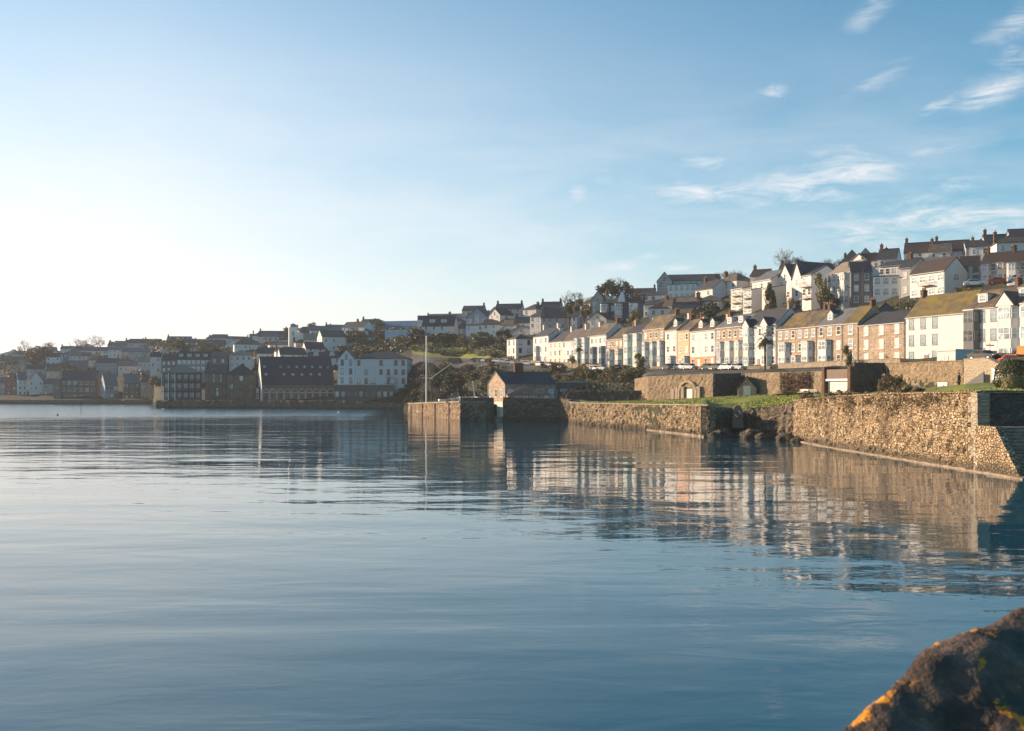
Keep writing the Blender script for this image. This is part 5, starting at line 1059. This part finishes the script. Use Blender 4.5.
# ---------------------------------------------------------------- street things
def car(px, Z, paint, label, rz=R(-65), L=4.2, van=False, zb=None, name='parked_car', cat='car', group=None):
    p = G0(px, Z)
    if zb is not None: p.z = zb
    root = empty(name, (p.x, p.y, p.z + .08), rz, label, cat, group); W2 = .86; hT = 1.95 if van else 1.45
    if van: prof = [(-2.1, .25), (2.1, .25), (2.12, .9), (1.9, 1.05), (1.3, 1.85), (-2.05, 1.9), (-2.12, .9)]
    else: prof = [(-2.05, .28), (2.08, .28), (2.12, .62), (1.95, .80), (1.0, .90), (.45, 1.38), (-.9, 1.44), (-1.65, .98), (-2.08, .90)]
    k = L / 4.2; b = MB(); b.prism([(x * k, z) for x, z in prof], -W2, W2, 'y'); me = b.fix(b.mesh('body', paint))
    bm = bmesh.new(); bm.from_mesh(me); bmesh.ops.bevel(bm, geom=list(bm.edges), offset=.07, segments=2, affect='EDGES'); bm.to_mesh(me); bm.free(); link('body', me, root)
    g_ = MB()
    sidep = [(1.15, 1.08), (.98, 1.72), (.2, 1.74), (.2, 1.08)] if van else [(.86, .92), (.42, 1.30), (-.85, 1.36), (-1.42, .98)]
    for s_ in (-1, 1): g_.quad([(x * k, s_ * (W2 + .012), z) for x, z in sidep])
    a_, c_ = (prof[3], prof[4]) if van else (prof[4], prof[5])
    n_ = Vector((c_[1] - a_[1], 0, a_[0] - c_[0])).normalized() * .015
    f = lambda t, y: ((a_[0] + (c_[0] - a_[0]) * t) * k + n_.x, y, a_[1] + (c_[1] - a_[1]) * t + abs(n_.z))
    g_.quad([f(.1, -.7), f(.1, .7), f(.9, .62), f(.9, -.62)])
    if not van: g_.quad([(-.98 * k, -.62, 1.405), (-.98 * k, .62, 1.405), (-1.62 * k, .7, 1.02), (-1.62 * k, -.7, 1.02)])
    g_.build('window', 'carglass', root, fix=False)
    for x in (-1.3, 1.32):
        for s_ in (-1, 1):
            t_ = MB(); t_.tube((x * k, s_ * (W2 - .2), .31), (x * k, s_ * (W2 + .03), .31), .31, .31, 14); wo = t_.build('wheel', 'tyre', root)
            t_ = MB(); t_.tube((x * k, s_ * (W2 + .031), .31), (x * k, s_ * (W2 + .045), .31), .19, .17, 10); t_.build('rim', 'rim', wo)
    for s_ in (-1, 1):
        t_ = MB(); t_.box(2.06 * k, 2.14 * k, s_ * .62 - .17, s_ * .62 + .17, .62, .76); t_.build('headlight', 'lens', root)
        t_ = MB(); t_.box(-2.13 * k, -2.06 * k, s_ * .68 - .12, s_ * .68 + .12, .68, .84); t_.build('tail_light', 'taillens', root)
    return root
RD = 'cars parked along the terrace road'
spots = [(541, 'carwhite', 'white car parked in front of the tall white terraced house'), (550, 'carsilver', 'silver car parked below the cream terraced house'), (560, 'carwhite', 'white car parked left of the thin palm'),
 (595, 'carwhite', 'white car parked in front of the slate blue bays'), (603, 'carsilver', 'silver car parked right of the slate blue bays'), (616, 'cardark', 'dark car parked below the low stone topped house'),
 (669, 'cardark', 'dark car parked in front of the white flat fronted house'), (681, 'carwhite', 'white car parked in front of the peach house'), (690, 'carsilver', 'silver blue car parked at the left end of the orange ground floor'),
 (709, 'cardark', 'dark car parked at the right end of the orange ground floor'), (718, 'cardark', 'second dark car right of the orange ground floor'), (728, 'carwhite', 'white car parked in front of the stone topped house with box dormers'), (738, 'carsilver', 'silver car parked at the far side of the stone topped house')]
for px, c, lb in spots:
    Zr = rowZ(px) - random.uniform(11, 13); car(px, Zr, c, lb, group=RD)
car(984, 136, 'cardark', 'dark car parked by the doors of the corner bay house', zb=10.0); car(1017, 119, 'carred', 'red car beside the hedge at the right edge', zb=8.75); car(1037, 131, 'carorange', 'orange van cut by the right edge behind the red car', van=True, zb=9.9, name='parked_van', cat='van', L=4.8)
car(974.5, 204, 'carwhite', 'white car on the upper road by the white end house', zb=27.4, rz=R(-20)); car(999, 199, 'carred', 'red car on the upper road before the stone houses', zb=27.2, rz=R(-20)); car(1019, 193, 'carwhite', 'white car on the upper road at the right edge', zb=27.0, rz=R(-20))
HR = 'cars on the hillside road'
car(455.5, 362, 'cardark', 'dark van parked at the bend of the hillside road', van=True, rz=R(-20), L=5, name='parked_van', cat='van')
for i, (px, c, lb) in enumerate([(476, 'cardark', 'dark car left of the pair on the hillside road'), (482, 'carblue', 'blue car on the hillside road'), (487, 'carwhite', 'white car between the blue one and the dark one on the hillside road'), (492, 'cardark', 'dark car right of the white one on the hillside road'),
    (498, 'carwhite', 'white car at the left end of the row below the end house'), (504, 'carwhite', 'white car second in the row below the end house'), (510, 'carsilver', 'silver car third in the row below the end house'), (517, 'carwhite', 'white car fourth in the row below the end house'), (527, 'carwhite', 'white car beside the lamp post below the end house')]):
    Z = at(L3, px)[0] * .35 + at(L4, px)[0] * .65; car(px, Z, c, lb, rz=R(-30), group=HR)
def pole(px, Z, h, label, lamp=True, zb=None, cat='street lamp', name='street_lamp', r=.09):
    p = G0(px, Z)
    if zb is not None: p.z = zb
    root = empty(name, p, R(200), label, cat); mb = MB(); mb.tube((0, 0, -.5), (0, 0, h), r, r * .6, 8); mb.tube((0, 0, -.5), (0, 0, 1.0), r * 1.7, r * 1.6, 8); mb.build('post', 'iron' if lamp else 'bark', root)
    if lamp:
        mb = MB(); mb.tube((0, 0, h), (1.1, 0, h + .25), r * .6, r * .5, 6); mb.build('arm', 'iron', root); mb = MB(); mb.box(.95, 1.6, -.12, .12, h + .2, h + .32); mb.build('lamp_head', 'rim', root)
    else:
        mb = MB(); mb.box(-.7, .7, -.05, .05, h - .6, h - .45); mb.build('crossbar', 'bark', root)
    return root
pole(530.5, 305, 7.2, 'tall dark street lamp in front of the first terraced houses'); pole(618, 262, 6, 'street lamp in front of the low stone topped terraced house', zb=12)
pole(900, 215, 9, 'thin pole standing below the pale grey gabled house', False, cat='utility pole', name='utility_pole'); pole(424, 372, 9, 'thin pole on the bank beside the yacht mast', False, cat='utility pole', name='utility_pole')
pole(474, 372, 7.5, 'pole on the green bank left of the end house', False, cat='utility pole', name='utility_pole'); pole(848, 235, 8, 'pole behind the yellow mossy roof', False, cat='utility pole', name='utility_pole')
pole(863, 240, 11, 'tall pole against the dark stone flank house', False, zb=25, cat='utility pole', name='utility_pole')
pole(990, 141, 3.0, 'short post in front of the gabled bay house', False, cat='post', name='post', r=.05, zb=9.9)
# fence on the green bank
fr = empty('fence', G0(474, 371), 0, 'pale rail fence along the green bank left of the end house', 'fence'); b0 = G0(474, 371); b1 = G0(508, 358); mb = MB(); mr_ = MB()
for i in range(13):
    p = b0.lerp(b1, i / 12) - b0; mb.box(p.x - .06, p.x + .06, p.y - .06, p.y + .06, p.z - .8, p.z + 1.3)
mb.build('post_row', 'timber', fr)
for hh in (.7, 1.2): mr_.tube(Vector((0, 0, hh)), b1 - b0 + Vector((0, 0, hh)), .05, .05, 5)
mr_.build('rail', 'concrete', fr)
# benches, boards
def bench(px, Z, rz, label, mat='whitedoor'):
    p = G0(px, Z, .05); root = empty('bench', p, rz, label, 'bench', None)
    mb = MB(); [mb.box(-.9, .9, -.25 + i * .13, -.15 + i * .13, .42, .46) for i in range(4)]; mb.build('seat', mat, root)
    mb = MB(); [mb.box(-.9, .9, .26, .30, .55 + i * .13, .65 + i * .13) for i in range(3)]; mb.build('backrest', mat, root)
    for x in (-.8, .8): mb = MB(); mb.box(x - .04, x + .04, -.25, -.18, -.3, .42); mb.box(x - .04, x + .04, .2, .27, -.3, .95); mb.build('leg', mat, root)
bench(803, 155, R(-60), 'white bench below the creeper on the lawn'); bench(811.5, 150, R(-60), 'grey bench beside the white bench on the lawn', 'concrete')
bench(912.5, 118, R(-20), 'low pale bench by the foot of the rubble wall', 'whitedoor')
def board(px, Z, w_, h_, label, rz=R(-25), zb=None):
    p = G0(px, Z)
    if zb: p.z = zb
    root = empty('board', p, rz, label, 'board'); mb = MB(); mb.box(-w_ / 2, w_ / 2, -.03, .03, .15, .15 + h_); mb.build('panel', 'frame', root)
    for x in (-w_ / 2 + .15, w_ / 2 - .15): mb = MB(); mb.box(x - .04, x + .04, .031, .1, -.3, .1 + h_); mb.build('leg', 'timber', root)
board(942.5, 110, 1.25, .8, 'blank white board on the grass left of the standing person', rz=R(-62)); board(995.5, 112, .95, 1.35, 'tall white panel against the pale wall beside the hedge', zb=6.9, rz=R(-68))
# ramp stair with dark flank beside the person
rp = empty('wall_steps', (X(963.5, 121), 121, 6.0), R(-65), 'dark sided steps rising along the wall beside the standing person', 'steps'); mb = MB()
mb.prism([(0, -.5), (3.6, -.5), (3.6, 2.1), (0, .15)], -.9, -.7, 'y'); mb.build('side_wall', 'darkgrey', rp)
mb = MB(); [mb.box(i * .4, 3.6, -.69, .2, i * .2, (i + 1) * .2) for i in range(9)]; mb.build('stair_flight', 'concrete', rp)
mb = MB(); mb.prism([(-.6, -.4), (2.6, -.4), (2.6, .35), (-.6, .0)], -1.35, -.91, 'y'); mb.build('kerb', 'paving', rp)
# lifebuoy stand in the recess
lb = empty('lifebuoy_stand', (X(736, 134), 133, 2.5), R(-10), 'stone pillar with a red and white lifebuoy at the corner of the recess', 'lifebuoy stand')
mb = MB(); mb.prism([(-.75, -1.5), (.75, -1.5), (.6, 1.0), (.3, 1.5), (-.3, 1.5), (-.6, 1.0)], -.5, .5, 'y'); mb.build('pillar', 'sandstone', lb)
mb = MB(); N = 20
for i in range(N):
    a0, a1 = 6.2832 * i / N, 6.2832 * (i + 1) / N; mb.tube((.36 * math.cos(a0), -.6, .35 + .36 * math.sin(a0)), (.36 * math.cos(a1), -.6, .35 + .36 * math.sin(a1)), .1, .1, 8, 0 if (i // 5) % 2 else 1)
mb.build('lifebuoy', ['redpaint', 'frame'], lb)
# mooring boulders at the recess
for i, (px, Z, s_, mt) in enumerate([(715, 126, .9, 'greystone'), (722, 128, 1.4, 'greystone'), (744, 128, 1.1, 'greystone'), (752, 124, 1.5, 'greystone'), (763, 122, 1.0, 'greystone'), (786, 118, 1.2, 'seastone'), (797, 115, .7, 'seastone')]):
    bm = bmesh.new(); bmesh.ops.create_icosphere(bm, subdivisions=3, radius=s_)
    for v_ in bm.verts: v_.co *= 1 + .35 * noise.noise(v_.co * 1.1 + Vector((i * 7, 0, 0))); v_.co.z *= .65
    me = bpy.data.meshes.new('boulder'); bm.to_mesh(me); bm.free(); me.materials.append(MATS['quaystone'])
    tag(link('boulder', me, None, (X(px, Z), Z, .15)), 'dark wet boulder at the foot of the shaded harbour recess', 'boulder', 'boulders in the recess')
# ---------------------------------------------------------------- yacht, mooring marks
yr = empty('sailing_yacht', (X(431, 236) - 1.5, 239, 0), R(-70), 'white sailing yacht with one tall mast moored behind the golden pier', 'sailing yacht')
secs = [(-5.2, 1.15, 1.5), (-3, 1.6, 1.35), (0, 1.75, 1.3), (3, 1.2, 1.45), (5.0, .4, 1.7), (5.8, .04, 1.85)]; mb = MB(); vs = []
for (x, b_, t_) in secs: vs.append([(x, -b_, t_), (x, -b_ * .8, .4), (x * .95, 0, -.3), (x, b_ * .8, .4), (x, b_, t_)])
for a, b in zip(vs, vs[1:]):
    for i in range(4): mb.quad([a[i], b[i], b[i + 1], a[i + 1]])
    mb.quad([a[4], b[4], b[0], a[0]])
mb.quad(vs[0]); mb.build('hull', 'boatwhite', yr, fix=False)
mb = MB(); mb.prism([(-2.6, -.9), (2.2, -.6), (2.2, .6), (-2.6, .9)], 1.3, 2.0, 'z'); cb = mb.build('cabin', 'boatwhite', yr); mb = MB(); mb.box(-2.2, 1.5, -.93, .93, 1.55, 1.85); mb.build('cabin_window', 'carglass', cb)
mb = MB(); mb.tube((.6, 0, 1.3), (.6, 0, 19.4), .21, .15, 8); ms = mb.build('mast', 'frame', yr); mb = MB(); mb.tube((.6, -1.7, 9.3), (.6, 1.7, 9.3), .07, .07, 5); mb.build('spreader', 'frame', ms)
mb = MB(); mb.tube((.5, 0, 2.6), (-4.4, 0, 3.0), .09, .07, 6); mb.build('boom', 'mastmetal', yr); mb = MB(); mb.tube((.4, 0, 2.85), (-4.2, 0, 3.2), .2, .12, 8); mb.build('furled_sail', 'boatwhite', yr)
mb = MB()
for e in ((5.6, 0, 1.9), (-5.1, 0, 1.6)): mb.tube((.6, 0, 19.0), e, .018, .018, 3)
for s_ in (-1, 1): mb.tube((.6, s_ * 1.6, 1.4), (.6, s_ * 1.7, 9.3), .02, .02, 3); mb.tube((.6, s_ * 1.7, 9.3), (.6, 0, 18), .02, .02, 3)
mb.build('rigging', 'rope', yr)
# derrick: raking spar behind the pier
dk = empty('derrick', (X(428, 243), 243, 3.0), 0, 'raking wooden spar with guy ropes behind the golden pier', 'derrick')
mb = MB(); mb.tube((.5, 0, 6.2), (X(452, 243) - X(428, 243), 0, 10.0), .1, .07, 6); mb.build('spar', 'frame', dk); mb = MB()
for a, b in (((-4.2, 0, .2), (.4, 0, 9)), ((1.1, 0, .3), (X(452, 243) - X(428, 243), 0, 10)), ((-1.4, 0, .3), (0, 0, 8))): mb.tube(a, b, .05, .05, 4)
mb.build('guy_rope', 'rope', dk)
mb = MB(); mb.tube((0, 0, 0), (-.5, 0, 4.2), .12, .07, 6); tag(mb.build('leaning_post', 'mastmetal', None, (X(475, 215), 215, 4.2)), 'short leaning mast standing behind the dark harbour wall', 'mast')
def small_boat(px, Z, z, rz, label, mt='boatwhite'):
    root = empty('dinghy', (X(px, Z), Z, z), rz, label, 'dinghy'); mb = MB(); s2 = [(-1.6, .6, .55), (0, .7, .5), (1.2, .45, .6), (1.9, .05, .75)]; v2 = [[(x, -b_, t_), (x, -b_ * .6, .05), (x, b_ * .6, .05), (x, b_, t_)] for x, b_, t_ in s2]
    for a, b in zip(v2, v2[1:]):
        for i in range(3): mb.quad([a[i], b[i], b[i + 1], a[i + 1]])
    mb.quad(v2[0]); mb.build('hull', mt, root, fix=False)
    for x in (-.8, .4): mb = MB(); mb.box(x - .12, x + .12, -.6, .6, .36, .40); mb.build('thwart', 'timber', root)
small_boat(446, 213, 3.9, R(20), 'upturned pale dinghy on the pier near the yacht'); small_boat(455, 208, 4.1, R(70), 'white dinghy at the landward end of the golden pier'); small_boat(467, 214, 4.4, R(10), 'white dinghy behind the dark harbour wall by the leaning mast')
small_boat(482, 212, 4.4, R(40), 'grey dinghy behind the dark harbour wall near the bright gap', 'concrete')
bc = empty('channel_marker', (X(81, 300), 300, 0), 0, 'thin dark marker post with a round top standing in the water', 'channel marker')
mb = MB(); mb.tube((0, 0, -1), (0, 0, 2.5), .07, .07, 6); mb.build('post', 'iron', bc); mb = MB(); mb.tube((0, 0, 2.3), (0, 0, 3.1), .32, .28, 10); mb.build('topmark', 'iron', bc)
def buoy(px, py, r_, mt, label):
    Z = CH * F / (py - H0); root = empty('buoy', (X(px, Z), Z, 0), 0, label, 'buoy'); bm = bmesh.new(); bmesh.ops.create_uvsphere(bm, u_segments=14, v_segments=10, radius=r_)
    me = bpy.data.meshes.new('float'); bm.to_mesh(me); bm.free(); me.materials.append(MATS[mt]); link('float', me, root, (0, 0, r_ * .4)); mb = MB(); mb.tube((0, 0, r_), (0, 0, r_ * 2.1), r_ * .15, r_ * .12, 6); mb.build('eye', 'iron', root)
buoy(57.5, 415.5, .28, 'iron', 'small dark buoy left of the marker post'); buoy(163.5, 410, .4, 'boatwhite', 'white buoy below the glass fronted building'); buoy(339, 413, .35, 'boatwhite', 'white buoy below the white waterfront block')
# ---------------------------------------------------------------- person
def person(loc, rz, label):
    pts = {'pel': (0, 0, .95, .15), 'wst': (0, 0, 1.12, .135), 'chs': (0, 0, 1.36, .17), 'nck': (0, .01, 1.50, .06), 'hd1': (0, -.02, 1.60, .085), 'hd2': (0, -.01, 1.70, .085)}
    ch_ = [('pel', 'wst'), ('wst', 'chs'), ('chs', 'nck'), ('nck', 'hd1'), ('hd1', 'hd2')]
    for s_, n_ in ((-1, 'a'), (1, 'b')):
        f_ = .10 * s_
        pts.update({'hp' + n_: (.09 * s_, 0, .9, .10), 'kn' + n_: (.10 * s_, -f_ * .6, .50, .07), 'an' + n_: (.10 * s_, f_, .09, .045), 'to' + n_: (.12 * s_, f_ - .16, .04, .04),
                    'sh' + n_: (.19 * s_, 0, 1.42, .075), 'el' + n_: (.26 * s_, .03, 1.14, .055), 'wr' + n_: (.23 * s_, -.12, .92, .04), 'ha' + n_: (.21 * s_, -.17, .84, .035)})
        ch_ += [('pel', 'hp' + n_), ('hp' + n_, 'kn' + n_), ('kn' + n_, 'an' + n_), ('an' + n_, 'to' + n_), ('chs', 'sh' + n_), ('sh' + n_, 'el' + n_), ('el' + n_, 'wr' + n_), ('wr' + n_, 'ha' + n_)]
    ks = list(pts); me = bpy.data.meshes.new('person'); me.from_pydata([pts[k_][:3] for k_ in ks], [(ks.index(a), ks.index(b)) for a, b in ch_], [])
    o = link('person', me, None, loc, rz); sm = o.modifiers.new('Skin', 'SKIN')
    for i, k_ in enumerate(ks): me.skin_vertices[0].data[i].radius = (pts[k_][3],) * 2
    me.skin_vertices[0].data[0].use_root = True; o.modifiers.new('Subdivision', 'SUBSURF').render_levels = 2; o.modifiers[-1].levels = 2
    dg = bpy.context.evaluated_depsgraph_get(); m2 = bpy.data.meshes.new_from_object(o.evaluated_get(dg)); o.modifiers.clear(); o.data = m2
    m2.materials.clear(); [m2.materials.append(MATS[k_]) for k_ in ('skin', 'cloth')]
    for p_ in m2.polygons:
        c = p_.center; p_.material_index = 0 if (c.z > 1.5 or (abs(c.x) > .12 and c.z < .93 and c.z > .78 and c.y < -.08)) else 1; p_.use_smooth = True
    hb_ = MB(); rr = []
    bm = bmesh.new(); bmesh.ops.create_uvsphere(bm, u_segments=16, v_segments=12, radius=.105)
    for v_ in bm.verts: v_.co.z *= 1.1
    bmesh.ops.delete(bm, geom=[v_ for v_ in bm.verts if v_.co.y < -.045 and v_.co.z < .055], context='VERTS'); me = bpy.data.meshes.new('hair'); bm.to_mesh(me); bm.free(); me.materials.append(MATS['hair']); link('hair', me, o, (0, .01, 1.675))
    c_ = MB(); n_ = 14; rings = [(.23, .17, .74), (.22, .165, 1.0), (.21, .155, 1.15), (.25, .165, 1.35), (.22, .13, 1.44), (.08, .08, 1.51)]
    for a, b in zip(rings, rings[1:]):
        for i in range(n_):
            t0, t1 = 6.2832 * i / n_, 6.2832 * (i + 1) / n_; c_.quad([(a[0] * math.cos(t0), a[1] * math.sin(t0), a[2]), (a[0] * math.cos(t1), a[1] * math.sin(t1), a[2]), (b[0] * math.cos(t1), b[1] * math.sin(t1), b[2]), (b[0] * math.cos(t0), b[1] * math.sin(t0), b[2])])
    c_.build('coat', 'cloth', o, fix=False); return tag(o, label, 'person')
pz = G0(959, 103); person((pz.x, pz.y, pz.z + .05), R(60), 'person in dark coat and trousers standing on the grass before the wall')
# ---------------------------------------------------------------- lichen covered boulder in the foreground
sil = [(700, 860, 2.3), (780, 790, 2.4), (846, 731, 2.5), (852, 722, 2.52), (860, 716, 2.54), (864, 705, 2.56), (878, 700.5, 2.6), (887, 691, 2.62), (896, 684, 2.64), (908, 671, 2.68), (913, 660, 2.7), (920, 652.5, 2.72), (929, 647, 2.75), (938, 642.5, 2.8), (953, 636, 2.85), (969, 630, 2.9), (984, 626, 2.95), (1000, 619, 3.0), (1012, 611, 3.05), (1024, 605.5, 3.1), (1060, 590, 3.2), (1120, 575, 3.3), (1200, 570, 3.4), (1330, 585, 3.5)]
cr = [P(*s) for s in sil]; fine = []
for a, b in zip(cr, cr[1:]):
    n_ = max(2, int((b - a).length / .018))
    for i in range(n_): fine.append(a.lerp(b, i / n_))
fine.append(cr[-1])
sm_ = []
for i in range(len(fine)):
    w0 = fine[max(0, i - 2):i + 3]; sm_.append(sum(w0, Vector()) / len(w0))
prof = []   # (towards camera, drop) across the ridge; behind first
back = [(-.75, -5.6), (-.6, -3.6), (-.46, -2.2), (-.36, -1.5), (-.27, -1.0), (-.19, -.62), (-.12, -.34), (-.07, -.17), (-.03, -.055)]
front = [(0, 0)] + [(.02 * i, -.0022 * i - .0065 * max(0, i - 2.5)) for i in range(1, 22)] + [(.42 + .03 * i, -.17 - .026 * i) for i in range(1, 22)] + [(1.1, -1.3), (1.15, -3.5), (1.1, -5.6)]
prof = back + front; vs, fs = [], []
dirn = Vector((.62, -.78, 0))
for i, c in enumerate(sm_):
    for (u, dz_) in prof:
        p = c + dirn * u + Vector((0, 0, dz_ * (1.0 if u < 0 else 1.25)))
        e = Vector((noise.noise(p * 3.1), noise.noise(p * 3.1 + Vector((9, 0, 0))), noise.noise(p * 3.1 + Vector((0, 9, 0)))))
        e2 = Vector((noise.noise(p * 11), noise.noise(p * 11 + Vector((9, 0, 0))), noise.noise(p * 11 + Vector((0, 9, 0))))); e3 = noise.noise(p * 38)
        amp = min(1, abs(u) * 7 + .10)
        p = p + e * .03 * amp + e2 * .020 * min(1, amp + .2) + Vector((0, 0, e3 * .007)); vs.append(p)
n_ = len(prof)
for i in range(len(sm_) - 1):
    for j in range(n_ - 1): a = i * n_ + j; fs.append((a, a + 1, a + n_ + 1, a + n_))
fs.append(tuple(range(n_))); fs.append(tuple((len(sm_) - 1) * n_ + k_ for k_ in reversed(range(n_))))
m, q, b, v = newmat('rock')
n1 = q.noise(v, 3.2, 7, .7); n2 = q.noise(v, 16, 5, .7); n3 = q.noise(v, 5.0, 5, .75, .6); n4 = q.noise(v, 45, 3, .6)
k = q.mix(q.mr(n1.outputs['Fac'], .38, .62), (.018, .013, .010), (.19, .12, .08)); k = q.mix(q.mr(n2.outputs['Fac'], .4, .7), k, (.045, .035, .028))
k = q.mix(q.mr(n2.outputs['Fac'], .66, .72, 0, .7), k, (.34, .30, .26))
ge = q.n('ShaderNodeNewGeometry'); dn = q.n('ShaderNodeVectorMath', operation='DOT_PRODUCT'); q.l(ge.outputs['Normal'], dn.inputs[0]); dn.inputs[1].default_value = (-.8, .3, .5)
k = q.mix(q.mr(q.math('ADD', n3.outputs['Fac'], q.math('MULTIPLY', dn.outputs['Value'], .17)), .66, .69), k, q.mix(n4.outputs['Fac'], (.55, .17, .006), (.70, .30, .012)))
q.l(k, b.inputs['Base Color']); b.inputs['Roughness'].default_value = .85; bump(q, b, q.math('ADD', n2.outputs['Fac'], q.math('MULTIPLY', n4.outputs['Fac'], .5)), .9, .02)
me = bpy.data.meshes.new('rock'); me.from_pydata([tuple(x) for x in vs], [], fs); me.materials.append(MATS['rock']); me.polygons.foreach_set('use_smooth', [True] * len(fs)); me.update()
bm = bmesh.new(); bm.from_mesh(me); bmesh.ops.recalc_face_normals(bm, faces=bm.faces); bm.to_mesh(me); bm.free()
tag(link('boulder', me), 'large dark rock with orange lichen in the bottom right foreground', 'rock')
# ---------------------------------------------------------------- haze
HAZE = 0.00016
m = bpy.data.materials.new('haze'); m.use_nodes = True; nt = m.node_tree
for n in list(nt.nodes): nt.nodes.remove(n)
q = G(nt); o = q.n('ShaderNodeOutputMaterial'); pv = q.n('ShaderNodeVolumePrincipled'); pv.inputs['Color'].default_value = (.92, .94, 1.0, 1); pv.inputs['Density'].default_value = HAZE; pv.inputs['Anisotropy'].default_value = .0
q.l(pv.outputs[0], o.inputs['Volume']); MATS['haze'] = m
if HAZE > 0:
    mb = MB(); mb.box(-3600, 3600, -80, 5100, -5.5, 78); tag(mb.build('haze', 'haze'), kind='stuff')
for lb_, os_ in LABELS.items():
    if len(os_) > 1 and not os_[0].get('group'): print('DUPLABEL', lb_)
    if not 4 <= len(lb_.split()) <= 16: print('LABELLEN', len(lb_.split()), lb_)
print('objects', len(bpy.data.objects))
